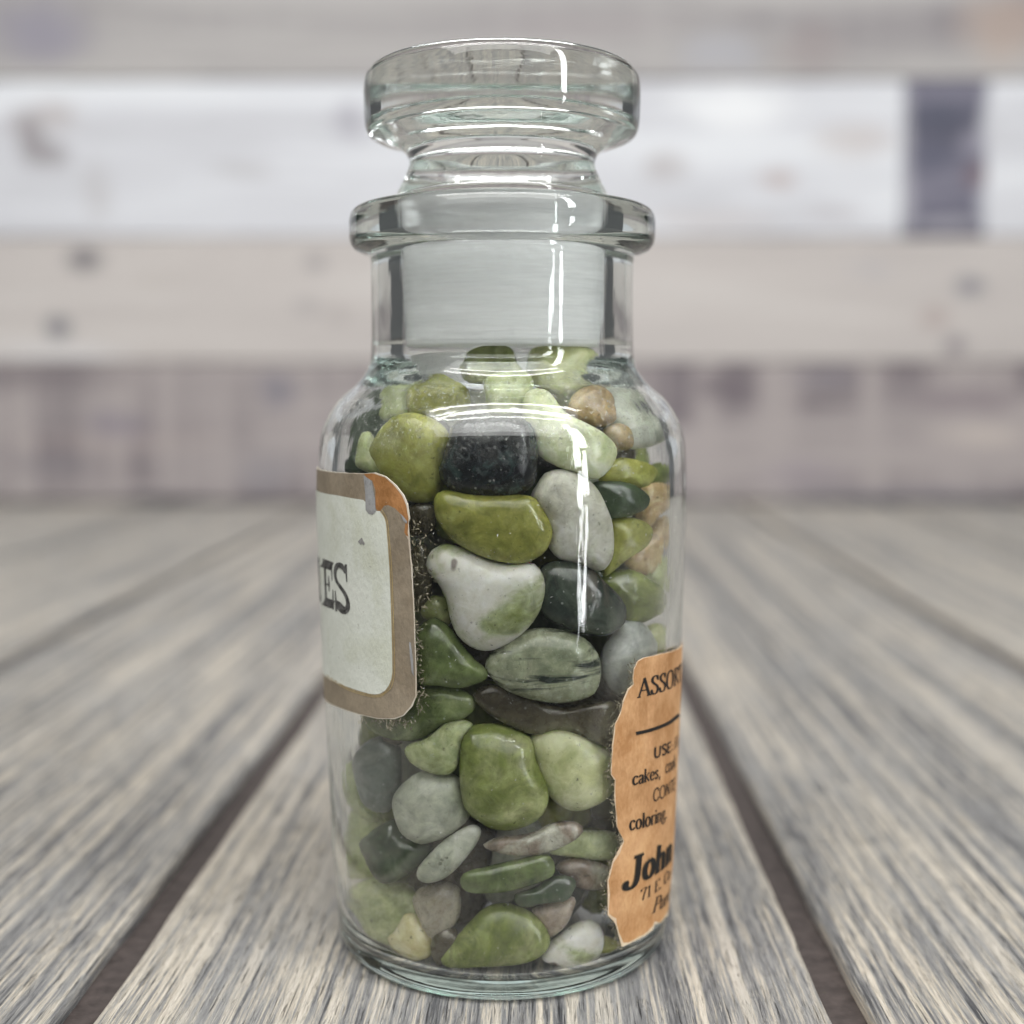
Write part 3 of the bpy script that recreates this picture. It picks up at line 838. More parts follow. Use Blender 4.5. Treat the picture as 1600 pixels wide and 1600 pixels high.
# --- a small set of letters drawn with a broad pen
SER = {
    'A': (.74, [([(.06, 0), (.36, 1)], .35), ([(.34, 1), (.66, 0)], 1.0), ([(.17, .34), (.52, .34)], 0), ([(-.03, .02), (.17, .02)], 0), ([(.52, .02), (.78, .02)], 0)]),
    'S': (.56, [([(.46, .80), (.38, .95), (.24, .98), (.11, .88), (.10, .72), (.24, .56), (.40, .43), (.47, .25), (.38, .05), (.23, .01), (.10, .08), (.05, .24)], 1), ([(.46, .99), (.46, .72)], .3), ([(.05, .01), (.05, .28)], .3)]),
    'O': (.76, [([(.36, 1), (.15, .88), (.06, .5), (.15, .12), (.36, 0), (.58, .12), (.66, .5), (.58, .88), (.36, 1)], 1)]),
    'R': (.68, [([(.15, 0), (.15, 1)], 1), ([(.15, .98), (.36, .97), (.50, .86), (.50, .66), (.36, .53), (.15, .52)], 1), ([(.30, .52), (.62, .02)], 1), ([(.0, .02), (.3, .02)], 0), ([(.02, .98), (.2, .98)], 0)]),
    'T': (.62, [([(.3, 0), (.3, 1)], 1), ([(.02, .97), (.58, .97)], 0), ([(.02, 1), (.02, .76)], .4), ([(.58, 1), (.58, .76)], .4), ([(.15, .02), (.45, .02)], 0)]),
    'F': (.58, [([(.15, 0), (.15, 1)], 1), ([(.04, .97), (.54, .97)], 0), ([(.54, 1), (.54, .78)], .4), ([(.15, .52), (.40, .52)], 0), ([(.02, .02), (.32, .02)], 0)]),
    'E': (.60, [([(.15, 0), (.15, 1)], 1), ([(.04, .97), (.54, .97)], 0), ([(.15, .52), (.42, .52)], 0), ([(.04, .03), (.55, .03)], 0), ([(.54, 1), (.54, .8)], .4), ([(.55, .0), (.55, .22)], .4)]),
    'C': (.66, [([(.58, .74), (.50, .92), (.34, .99), (.15, .86), (.07, .5), (.15, .13), (.35, .01), (.52, .1), (.59, .26)], 1)]),
    'P': (.60, [([(.15, 0), (.15, 1)], 1), ([(.15, .98), (.38, .97), (.52, .85), (.51, .62), (.36, .49), (.15, .48)], 1), ([(.02, .02), (.3, .02)], 0), ([(.03, .98), (.2, .98)], 0)]),
    'J': (.60, [([(.40, 1), (.40, .25), (.34, -.02), (.20, -.12), (.05, -.06), (.03, .10), (.12, .14)], 1), ([(.22, .98), (.56, .98)], 0)]),
    'c': (.46, [([(.39, .50), (.31, .63), (.18, .61), (.08, .45), (.08, .22), (.17, .04), (.29, .02), (.40, .14)], 1)]),
    'a': (.48, [([(.36, .38), (.20, .34), (.08, .22), (.10, .06), (.20, .02), (.34, .12)], .8), ([(.08, .50), (.14, .62), (.27, .63), (.36, .50), (.36, .10), (.44, .02)], 1)]),
    'k': (.54, [([(.12, 0), (.12, 1)], 1), ([(.42, .62), (.14, .30)], .2), ([(.22, .38), (.48, .02)], 1), ([(.02, .02), (.24, .02)], 0), ([(.03, .98), (.13, .98)], 0), ([(.34, .63), (.52, .63)], 0)]),
    'e': (.48, [([(.09, .36), (.39, .36), (.37, .54), (.25, .64), (.12, .54), (.07, .30), (.14, .08), (.27, .01), (.41, .13)], .95)]),
    's': (.42, [([(.33, .50), (.27, .62), (.16, .62), (.09, .52), (.16, .39), (.28, .29), (.33, .16), (.24, .02), (.14, .02), (.06, .16)], .9)]),
    'o': (.52, [([(.26, .65), (.12, .55), (.07, .32), (.12, .09), (.26, 0), (.39, .09), (.45, .32), (.39, .55), (.26, .65)], 1)]),
    'l': (.26, [([(.13, 0), (.13, 1)], 1), ([(.02, .02), (.25, .02)], 0), ([(.02, .97), (.13, .98)], 0)]),
    'i': (.26, [([(.13, 0), (.13, .64)], 1), ([(.02, .02), (.25, .02)], 0), ([(.02, .62), (.13, .63)], 0), ([(.13, .80), (.13, .92)], 1)]),
    'r': (.40, [([(.13, 0), (.13, .64)], 1), ([(.13, .46), (.24, .63), (.36, .58)], .8), ([(.02, .02), (.27, .02)], 0), ([(.02, .62), (.13, .63)], 0)]),
    'n': (.58, [([(.13, 0), (.13, .64)], 1), ([(.13, .46), (.24, .61), (.36, .61), (.43, .48), (.43, 0)], 1), ([(.02, .02), (.25, .02)], 0), ([(.33, .02), (.55, .02)], 0), ([(.02, .62), (.13, .63)], 0)]),
    'h': (.58, [([(.13, 0), (.13, 1)], 1), ([(.13, .46), (.24, .61), (.36, .61), (.43, .48), (.43, 0)], 1), ([(.02, .02), (.25, .02)], 0), ([(.33, .02), (.55, .02)], 0), ([(.02, .97), (.13, .98)], 0)]),
    'u': (.58, [([(.12, .63), (.12, .16), (.20, .02), (.32, .04), (.42, .18)], 1), ([(.43, .63), (.43, 0)], 1), ([(.02, .62), (.12, .63)], 0)]),
    'v': (.50, [([(.06, .63), (.25, .02)], 1), ([(.25, .02), (.44, .63)], .3), ([(-.02, .63), (.16, .63)], 0), ([(.36, .63), (.52, .63)], 0)]),
    'g': (.50, [([(.24, .64), (.11, .56), (.10, .38), (.22, .27), (.36, .36), (.37, .54), (.24, .64)], .9), ([(.14, .28), (.10, .14), (.36, .10), (.44, -.08), (.30, -.24), (.10, -.20), (.06, -.06), (.16, .07)], .8), ([(.36, .60), (.48, .65)], 0)]),
    '7': (.50, [([(.05, .80), (.06, .97), (.44, .97), (.30, .55), (.20, 0)], .9)]),
    '1': (.42, [([(.22, 0), (.22, 1)], 1), ([(.07, .86), (.22, .98)], 0), ([(.08, .02), (.36, .02)], 0)]),
    ',': (.26, [([(.12, .10), (.14, .02), (.08, -.16)], 1)]),
    '.': (.24, [([(.11, .00), (.11, .12)], 1.2)]),
    ':': (.28, [([(.13, .08), (.13, .20)], 1), ([(.13, .52), (.13, .64)], 1)]),
    ' ': (.30, []),
}
SANS = dict(SER)
SANS.update({
    'U': (.68, [([(.09, 1), (.09, .35), (.15, .08), (.31, 0), (.47, .08), (.53, .35), (.53, 1)], 1)]),
    'S': (.58, [([(.47, .80), (.38, .96), (.23, .98), (.10, .88), (.11, .68), (.28, .54), (.43, .42), (.47, .22), (.37, .03), (.21, .01), (.08, .16)], 1)]),
    'E': (.56, [([(.1, 0), (.1, 1)], 1), ([(.1, .96), (.50, .96)], 1), ([(.1, .52), (.44, .52)], 1), ([(.1, .04), (.50, .04)], 1)]),
    'O': (.76, SER['O'][1]), 'C': SER['C'],
    'N': (.68, [([(.1, 0), (.1, 1)], 1), ([(.1, 1), (.54, 0)], 1), ([(.54, 0), (.54, 1)], 1)]),
    'T': (.56, [([(.27, 0), (.27, 1)], 1), ([(.02, .96), (.53, .96)], 1)]),
})


def text_line(ink, s, p0, p1, cap_px, thick, thin, font=SER, shear=0.0, off=0.00019, contrast=True, upto=None):
    """s set from picture point p0 (baseline left) to p1 (baseline right) on the jar"""
    a, b = px2uv(*p0), px2uv(*p1)
    H = px2uv(p0[0], p0[1] - cap_px)[1] - a[1]
    W = sum(font[c][0] for c in s[:upto])
    ux, uz = (b[0] - a[0]) / W, (b[1] - a[1]) / W
    x = 0.0
    for c in s:
        adv, strokes = font[c]
        for pts, wt in strokes:
            path = catmull(pts, 5) if len(pts) > 2 else [(pts[0][0] + (pts[1][0] - pts[0][0]) * t / 4, pts[0][1] + (pts[1][1] - pts[0][1]) * t / 4) for t in range(5)]
            L, R = [], []
            for i, p in enumerate(path):
                q0, q1 = path[max(i - 1, 0)], path[min(i + 1, len(path) - 1)]
                dx, dy = q1[0] - q0[0], q1[1] - q0[1]
                m = math.hypot(dx, dy) or 1
                w = (thin + (thick - thin) * abs(dy / m) ** 1.3 * wt) / 2 if contrast else thick / 2
                for lst, sgn in ((L, 1), (R, -1)):
                    X, Y = p[0] - dy / m * w * sgn, p[1] + dx / m * w * sgn
                    X += shear * Y
                    lst.append((a[0] + (x + X) * ux, a[1] + (x + X) * uz + Y * H))
            ink.strip(L, R, off)
        x += adv


ink = Ink()
text_line(ink, "ASSORT", (994.5, 1090), (1050, 1072.5), 29, .17, .06, upto=4)
px_ink(ink, [(991.75, 1145.5), (1015, 1140), (1040, 1130.5), (1054, 1120.5), (1058.5, 1116)], 5.2, 0.00019)
text_line(ink, "USE:", (1019.3, 1184), (1046, 1174), 16.5, .15, .15, SANS, contrast=False, upto=3)
text_line(ink, "Fo", (1050.5, 1171), (1057, 1164), 17, .12, .05, shear=0.15)
text_line(ink, "cakes,", (985.75, 1226.5), (1030, 1213.8), 21, .16, .06)
text_line(ink, "cook", (1037, 1208.5), (1050, 1201), 21, .12, .05, upto=3)
text_line(ink, "CONTE", (1017.7, 1252.5), (1044, 1239.7), 19.5, .105, .105, SANS, contrast=False, upto=3)
text_line(ink, "coloring.", (981, 1297), (1039.5, 1278), 23, .16, .06)
text_line(ink, "71 E. Co", (998.5, 1408), (1031, 1386.5), 18, .13, .055, upto=5)
text_line(ink, "Purv", (1016, 1427), (1039, 1411.5), 22, .13, .05, shear=0.22, upto=3)
ink.build("lettering", M_INK, lab2)
ink = Ink()
text_line(ink, "John", (974, 1385), (1036, 1354), 42, .245, .15, shear=0.06, off=0.000172, upto=3)
ink.build("lettering", M_SHADOWINK, lab2)
ink = Ink()
text_line(ink, "John", (974, 1385), (1036, 1354), 42, .19, .085, shear=0.06, off=0.00026, upto=3)
ink.build("lettering", M_INK, lab2)

# dried glue and paper fibres left along the label edges
M_GLUE = paper("dried_glue_and_paper_fibre", (0.34, 0.315, 0.235), (0.13, 0.115, 0.08), 900)
gv, gf = [], []


def flake(x, y, s):
    u, z = px2uv(x, y)
    a = random.uniform(0, 6.28)
    l, w = s * random.uniform(.8, 2.4), s * random.uniform(.10, .45)
    b = len(gv)
    o = random.uniform(0.00003, 0.00016)
    ca, sa = math.cos(a), math.sin(a)
    for (p, q, h) in ((-l, -w, 0), (l * .3, -w * 1.4, o), (l, w * .2, 0.00008), (-l * .2, w, o * .6)):
        gv.append(surf(u + p * ca - q * sa, z + p * sa + q * ca, 0.00003 + h))
    gf.append((b, b + 1, b + 2, b + 3))


for _ in range(230):
    t = random.random()
    y = 815 + t * 300
    e = 642 + (y - 815) * 0.032
    dens_ = 0.55 if y < 960 else 1.0
    if random.random() > dens_: continue
    flake(e + abs(random.gauss(0, 9 if y < 980 else 6)) + 1, y, random.uniform(.00006, .00020))
for _ in range(110):
    x = random.uniform(560, 650)
    flake(x, 1124 + abs(random.gauss(0, 7)) - (x < 600) * (600 - x) * 0.2, random.uniform(.00006, .0002))
edge = [q for q in R_OUT[4:34]]
for _ in range(430):
    i = random.randrange(len(edge) - 1)
    t = random.random()
    x = edge[i][0] + (edge[i + 1][0] - edge[i][0]) * t
    y = edge[i][1] + (edge[i + 1][1] - edge[i][1]) * t
    flake(x - abs(random.gauss(0, 5.5)), y + random.gauss(0, 3), random.uniform(.00006, .0002))
for _ in range(40):
    flake(random.uniform(650, 682), random.uniform(815, 960), random.uniform(.00006, .0002))
glue = mesh_obj("glue_residue", gv, gf, M_GLUE, jar, False)
glue["kind"] = "stuff"
glue["label"] = "crusty dried glue and paper fibres beside the labels"

M_DUST = simple("pale_dust", (0.58, 0.58, 0.54), 0.9, 0.15, 900, 0)
gv, gf = [], []
for _ in range(360):
    flake(random.uniform(505, 1062), random.triangular(570, 1540, 650), random.uniform(.00003, .00009))
specks = mesh_obj("dust_specks", gv, gf, M_DUST, jar, False)
specks["kind"] = "stuff"
specks["label"] = "fine pale dust specks and fibres on the glass"

# ------------------------------------------------------------------ the pebbles
def zA(*a): return [(480 + x / 5, 520 + y / 5) for x, y in a]
def zB(*a): return [(760 + x / 5, 520 + y / 5) for x, y in a]
def zC(*a): return [(480 + x / 3.8095, 720 + y / 3.8095) for x, y in a]
def zD(*a): return [(740 + x / 4.4444, 720 + y / 4.4444) for x, y in a]
def zE(*a): return [(500 + x / 4.4444, 1060 + y / 4.4444) for x, y in a]
def zF(*a): return [(800 + x / 3.0769, 980 + y / 3.0769) for x, y in a]
def zG(*a): return [(500 + x / 2.6667, 1280 + y / 2.6667) for x, y in a]
def zH(*a): return [(500 + x / 7.2727, 1300 + y / 7.2727) for x, y in a]
def zI(*a): return [(780 + x / 7.2727, 1240 + y / 7.2727) for x, y in a]
def zP(*a): return list(a)


PG = "polished jade pebbles inside the jar"
# outline, stone, depth behind the glass (mm), thickness factor, label
PEB = [
    (zA((530, 920), (560, 1000), (620, 1130), (700, 1220), (800, 1312), (950, 1320), (1040, 1220), (1075, 1000), (1110, 850), (1020, 720), (850, 650), (700, 690), (600, 790)), 'olive', 0.2, 1, "large dusty olive pebble left of the black pebble, under the shoulder"),
    (zA((800, 620), (850, 450), (950, 345), (1080, 330), (1200, 380), (1255, 470), (1275, 600), (1150, 680), (950, 690)), 'olive', 3.0, 1, "domed olive pebble rising behind the large dusty olive one"),
    (zP((720, 572), (728, 558), (746, 548), (774, 542), (796, 547), (808, 560), (816, 576), (800, 592), (770, 598), (735, 592)), 'oliveg', 3.5, 1, "rounded olive pebble topping the pile under the stopper"),
    (zB((310, 210), (335, 150), (430, 125), (560, 115), (700, 125), (790, 165), (832, 245), (830, 330), (770, 430), (700, 510), (610, 590), (540, 575), (460, 510), (380, 430), (335, 330)), 'lime', 2.0, 1, "large pale lime pebble at the top of the pile, right of centre"),
    (zP((757, 604), (766, 594), (790, 588), (815, 586), (832, 600), (830, 622), (820, 648), (790, 656), (768, 650), (758, 628)), 'mist', 1.2, 1, "dusty grey-green pebble directly above the black pebble"),
    (zP((702, 690), (708, 672), (722, 660), (760, 655), (800, 656), (830, 668), (838, 700), (839, 730), (835, 752), (820, 768), (790, 777), (750, 777), (715, 769), (694, 752), (689, 735), (695, 712)), 'black', 0.1, 1, "squarish black pebble with frosty speckles near the top"),
    (zB((290, 620), (325, 520), (400, 485), (475, 510), (540, 585), (620, 665), (760, 735), (900, 812), (980, 880), (1002, 950), (975, 1030), (905, 1120), (840, 1142), (700, 1092), (560, 1040), (440, 965), (372, 850), (310, 740)), 'pale', 0.1, 1, "long pale celadon pebble slanting down beside the black one"),
    (zB((610, 610), (690, 520), (760, 460), (850, 470), (950, 560), (985, 650), (972, 725), (870, 765), (800, 740), (690, 690)), 'amber', 1.6, 1, "amber brown pebble with crystalline dust above the slanting pale one"),
    (zB((880, 800), (970, 735), (1060, 770), (1105, 850), (1085, 905), (1010, 915), (940, 880)), 'amber', 2.4, 1, "small brown pebble tucked right of the amber one"),
    (zB((960, 480), (1100, 490), (1250, 550), (1380, 650), (1440, 760), (1400, 850), (1250, 890), (1120, 890), (1080, 800), (1040, 730), (990, 660)), 'grey', 0.6, 1, "hazy bluish grey pebble against the right shoulder"),
    (zB((790, 330), (830, 285), (890, 275), (945, 330), (965, 430), (930, 530), (850, 500), (790, 430)), 'taupe', 3.2, 1, "taupe pebble right of the pale lime one at the top"),
    (zB((900, 1060), (1000, 970), (1130, 985), (1255, 1050), (1250, 1140), (1180, 1200), (1000, 1190), (860, 1160)), 'olive', 2.0, 1, "narrow olive sliver under the tip of the slanting pale pebble"),
    (zB((1270, 1090), (1370, 990), (1460, 1030), (1490, 1110), (1420, 1170), (1300, 1170)), 'oliveg', 1.2, 1, "small dark olive pebble at the right shoulder edge"),
    (zB((825, 1165), (950, 1153), (1050, 1160), (1150, 1200), (1232, 1290), (1190, 1380), (1080, 1432), (950, 1445), (890, 1370), (840, 1260)), 'deep', 0.8, 1, "pointed dark green pebble right of the milky oblong one"),
    (zB((1205, 1260), (1250, 1180), (1350, 1158), (1430, 1200), (1445, 1290), (1400, 1380), (1330, 1430), (1260, 1530), (1205, 1490), (1195, 1370)), 'tan', 1.4, 1, "knobbly tan pebble at the right edge, upper one of two"),
    (zD((930, 410), (1050, 388), (1150, 418), (1197, 485), (1150, 590), (1040, 670), (890, 800), (880, 700), (920, 560)), 'olive', 1.4, 1, "shiny yellow-green pebble between the milky and tan pebbles"),
    (zD((1320, 400), (1390, 390), (1385, 500), (1310, 630), (1260, 745), (1200, 790), (1080, 735), (1090, 640), (1180, 560), (1255, 470)), 'tan', 2.2, 1, "elongated tan pebble slanting at the right edge, lower one of two"),
    (zD((405, 235), (450, 150), (500, 80), (600, 53), (700, 75), (790, 130), (855, 210), (905, 320), (940, 430), (952, 570), (940, 680), (880, 762), (800, 745), (700, 700), (600, 680), (530, 600), (500, 420), (440, 310)), 'milk', 0.1, 1, "large milky grey oblong pebble right of the olive slab"),
    (zC((765, 265), (775, 205), (830, 170), (1000, 190), (1310, 200), (1385, 265), (1442, 370), (1452, 440), (1405, 540), (1300, 602), (1180, 600), (1020, 555), (870, 465), (785, 350)), 'olive', 0.7, 0.9, "broad olive slab-like pebble directly under the black pebble"),
    (zC((718, 605), (745, 530), (830, 488), (930, 510), (1080, 580), (1200, 605), (1330, 600), (1392, 660), (1412, 770), (1372, 900), (1290, 1012), (1180, 1092), (1080, 1127), (980, 1102), (900, 1032), (858, 930), (838, 830), (790, 722), (735, 660)), 'white', 0.1, 1, "white heart-shaped pebble with green patches and a brown spot"),
    (zD((465, 755), (520, 700), (620, 683), (730, 690), (825, 750), (905, 835), (995, 930), (1038, 1030), (1022, 1130), (950, 1192), (870, 1217), (750, 1197), (620, 1152), (520, 1102), (458, 1020), (460, 880)), 'dark', 0.1, 1, "dark green-black pebble right of the white heart-shaped one"),
    (zD((895, 835), (960, 780), (1040, 750), (1120, 753), (1185, 790), (1285, 870), (1338, 960), (1332, 1020), (1250, 1082), (1170, 1122), (1050, 1100), (1000, 980), (930, 900)), 'oliveg', 0.5, 1, "angular moss green pebble right of the dark green-black one"),
    (zD((1200, 800), (1290, 690), (1350, 650), (1372, 760), (1345, 880), (1310, 920), (1240, 870)), 'mist', 2.2, 1, "hazy pale green pebble behind the angular moss green one"),
    (zD((1215, 1215), (1260, 1140), (1320, 1118), (1380, 1148), (1402, 1200), (1392, 1265), (1330, 1330), (1260, 1350), (1220, 1290)), 'lime', 0.8, 1, "small lime pebble just above the orange label"),
    (zP((760, 1040), (769, 1017), (792, 999), (814, 988), (837, 980), (866, 981), (893, 988), (915, 999), (928, 1015), (935, 1035), (933, 1064), (920, 1086), (880, 1097), (840, 1094), (800, 1082), (772, 1063)), 'stripe', 0.1, 1, "grey-green pebble with dark streaks under the white heart-shaped one"),
    (zP((941, 1040), (947, 1010), (961, 990), (968, 970), (985, 966), (1003, 974), (1015, 995), (1020, 1017), (1010, 1045), (990, 1070), (970, 1086), (952, 1078)), 'ash', 0.6, 1, "ash grey pebble beside the top corner of the orange label"),
    (zC((670, 990), (740, 930), (790, 933), (850, 980), (920, 1080), (1000, 1178), (1072, 1240), (1068, 1292), (1000, 1325), (900, 1345), (780, 1330), (670, 1320), (640, 1200), (650, 1070)), 'green', 0.3, 1, "triangular green pebble touching the cream label's right edge"),
    (zC((690, 870), (740, 800), (820, 800), (845, 850), (860, 960), (800, 960), (710, 930)), 'oliveg', 3.0, 1, "small olive pebble glimpsed left of the white heart-shaped one"),
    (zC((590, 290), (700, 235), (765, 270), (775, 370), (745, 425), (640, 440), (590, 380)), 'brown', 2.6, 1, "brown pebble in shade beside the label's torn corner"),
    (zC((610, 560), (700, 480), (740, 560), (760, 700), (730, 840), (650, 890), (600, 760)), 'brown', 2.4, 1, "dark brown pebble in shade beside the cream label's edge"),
    (zE((290, 280), (480, 180), (660, 50), (740, 28), (820, 36), (930, 62), (1022, 112), (1057, 175), (1030, 245), (960, 292), (850, 322), (760, 382), (660, 432), (540, 432), (420, 395), (330, 340)), 'green', 0.4, 1, "tongue-shaped green pebble under the cream label's lower corner"),
    (zE((612, 480), (650, 440), (760, 400), (830, 340), (900, 292), (1000, 278), (1065, 310), (1010, 400), (975, 520), (960, 605), (900, 655), (800, 648), (700, 605), (635, 545)), 'mist', 1.0, 1, "small pale olive pebble under the tongue-shaped green one"),
    (zE((975, 500), (985, 380), (1030, 330), (1150, 300), (1250, 310), (1350, 340), (1440, 390), (1478, 430), (1485, 500), (1522, 620), (1572, 740), (1580, 835), (1540, 935), (1450, 1005), (1330, 1042), (1200, 1032), (1100, 975), (1020, 900), (985, 760), (975, 620)), 'oliveg', 0.1, 1, "largest moss green pebble in the lower middle, with a pale bruise"),
    (zF((93, 565), (110, 510), (160, 472), (240, 460), (310, 480), (390, 530), (455, 580), (485, 640), (495, 730), (460, 800), (395, 852), (310, 882), (240, 862), (180, 805), (130, 700)), 'lime', 0.1, 1, "smooth pale lime oval pebble left of the orange label"),
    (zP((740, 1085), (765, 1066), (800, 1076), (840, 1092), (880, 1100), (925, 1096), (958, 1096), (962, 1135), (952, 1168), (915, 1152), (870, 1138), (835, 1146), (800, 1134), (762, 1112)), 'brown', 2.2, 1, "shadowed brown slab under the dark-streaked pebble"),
    (zE((262, 580), (295, 480), (370, 410), (440, 393), (512, 430), (550, 490), (553, 720), (522, 840), (480, 915), (400, 920), (330, 860), (285, 720)), 'slate', 0.4, 1, "slate grey upright pebble below the cream label"),
    (zE((522, 870), (540, 780), (600, 708), (700, 638), (800, 633), (900, 655), (965, 690), (985, 760), (1000, 860), (1030, 960), (950, 1045), (860, 1103), (750, 1138), (680, 1132), (600, 1082), (555, 1000)), 'grey', 0.1, 1, "round pale grey-green pebble left of the largest moss green one"),
    (zE((305, 1135), (370, 1055), (440, 1000), (530, 965), (560, 1020), (620, 1090), (730, 1140), (785, 1180), (690, 1292), (600, 1362), (520, 1412), (440, 1408), (388, 1342), (335, 1222)), 'deep', 0.9, 1, "dark green wedge pebble under the round pale grey-green one"),
    (zE((190, 1300), (185, 1150), (205, 1000), (235, 885), (320, 870), (420, 960), (440, 1020), (370, 1090), (330, 1140), (360, 1250), (385, 1350), (290, 1385), (205, 1370)), 'mist', 1.6, 1, "hazy pale green pebble at the lower left edge"),
    (zE((688, 1332), (730, 1258), (830, 1148), (930, 1068), (1040, 1008), (1103, 1013), (1118, 1070), (1072, 1162), (980, 1282), (880, 1373), (780, 1407), (708, 1392)), 'grey', 0.5, 1, "slim grey-green pebble slanting under the round grey one"),
    (zE((210, 620), (255, 555), (300, 600), (320, 750), (350, 870), (420, 980), (330, 960), (240, 830)), 'mist', 2.6, 1, "hazy olive-grey pebble behind the slate grey one"),
    (zH((280, 760), (340, 640), (430, 560), (600, 505), (720, 575), (890, 580), (1010, 650), (1095, 790), (1150, 940), (1060, 1060), (930, 1130), (840, 1240), (790, 1310), (690, 1300), (560, 1225), (490, 1070), (420, 890), (310, 850)), 'mist', 1.0, 1, "large pale green pebble at the bottom left"),
    (zH((805, 1170), (860, 1115), (920, 1010), (975, 912), (1080, 898), (1155, 965), (1235, 1065), (1293, 1150), (1295, 1280), (1235, 1425), (1120, 1478), (1015, 1442), (895, 1345), (828, 1262)), 'cream', 0.2, 1, "small cream yellow knobby pebble at the bottom left"),
    (zH((1095, 700), (1200, 590), (1400, 545), (1510, 560), (1600, 640), (1600, 900), (1520, 1050), (1400, 1130), (1290, 1160), (1190, 1010), (1115, 830)), 'taupe', 1.4, 1, "rough taupe pebble right of the cream yellow one"),
    (zG((682, 95), (750, 65), (830, 58), (900, 38), (960, 8), (1040, -2), (1077, 15), (1084, 40), (1045, 80), (960, 122), (880, 142), (780, 138), (705, 118)), 'mottle', 1.0, 1, "brown and cream mottled pebble lying under the lime oval"),
    (zI((540, 640), (700, 490), (900, 395), (1100, 395), (1280, 420), (1300, 580), (1260, 715), (1100, 725), (900, 705), (700, 680)), 'mist', 2.4, 1, "dull green slab pebble beside the orange label"),
    (zI((630, 820), (720, 730), (870, 697), (1000, 727), (1200, 800), (1220, 950), (1180, 1045), (1000, 1065), (860, 1040), (760, 960)), 'mottle', 2.0, 1, "small cream and dark pebble beside the orange label"),
    (zG((588, 255), (610, 212), (700, 188), (800, 163), (920, 138), (957, 150), (972, 190), (962, 228), (900, 257), (800, 287), (700, 299), (618, 292)), 'green', 0.3, 1, "green bar-shaped pebble with a bright ridge near the bottom"),
    (zI((165, 1170), (200, 1105), (330, 1065), (450, 1005), (600, 915), (750, 908), (835, 950), (842, 1010), (800, 1122), (720, 1192), (580, 1213), (420, 1233), (320, 1262), (215, 1245)), 'deep', 0.4, 0.9, "grey-green slanting pebble under the green bar"),
    (zI((370, 1280), (600, 1200), (780, 1140), (840, 1180), (795, 1330), (725, 1465), (620, 1555), (550, 1590), (490, 1490), (410, 1370)), 'pink', 1.6, 1, "pinkish taupe pebble behind the bottom green one"),
    (zG((508, 575), (560, 498), (620, 428), (680, 368), (750, 343), (830, 358), (900, 398), (942, 450), (953, 510), (920, 562), (830, 602), (700, 614), (600, 617), (530, 612)), 'oliveg', 0.1, 1, "large moss green pebble lying on the jar's floor"),
    (zG((928, 572), (960, 508), (1020, 458), (1080, 418), (1132, 413), (1167, 450), (1173, 520), (1152, 582), (1100, 622), (1020, 638), (958, 612)), 'white', 0.2, 1, "white and green pebble on the jar's floor by the label"),
    (zG((473, 510), (488, 450), (530, 428), (575, 450), (590, 520), (550, 590), (510, 605), (482, 570)), 'brown', 0.9, 1, "dark brown pebble peeking out left of the bottom moss green one"),
    (zP((926, 1478), (940, 1458), (960, 1466), (970, 1484), (955, 1496), (936, 1492)), 'olive', 0.6, 1, "tiny olive pebble at the foot of the orange label"),
    (zA((440, 1010), (470, 830), (530, 800), (580, 900), (620, 1040), (640, 1120), (560, 1100), (480, 1060)), 'mist', 1.8, 1, "pale green pebble edge left of the large dusty olive one"),
    (zA((360, 1010), (420, 920), (480, 940), (540, 1090), (470, 1110), (370, 1090)), 'deep', 2.6, 1, "dark green pebble just above the cream label's top edge"),
    (zA((610, 560), (690, 400), (820, 330), (960, 330), (900, 450), (830, 600), (720, 720), (600, 690)), 'mist', 3.0, 1, "misty pale green pebble under the left shoulder"),
    (zC((500, 1560), (620, 1560), (640, 1620), (560, 1680), (480, 1640)), 'brown', 3.0, 1, "dark pebble in shade under the cream label's bottom edge"),
]


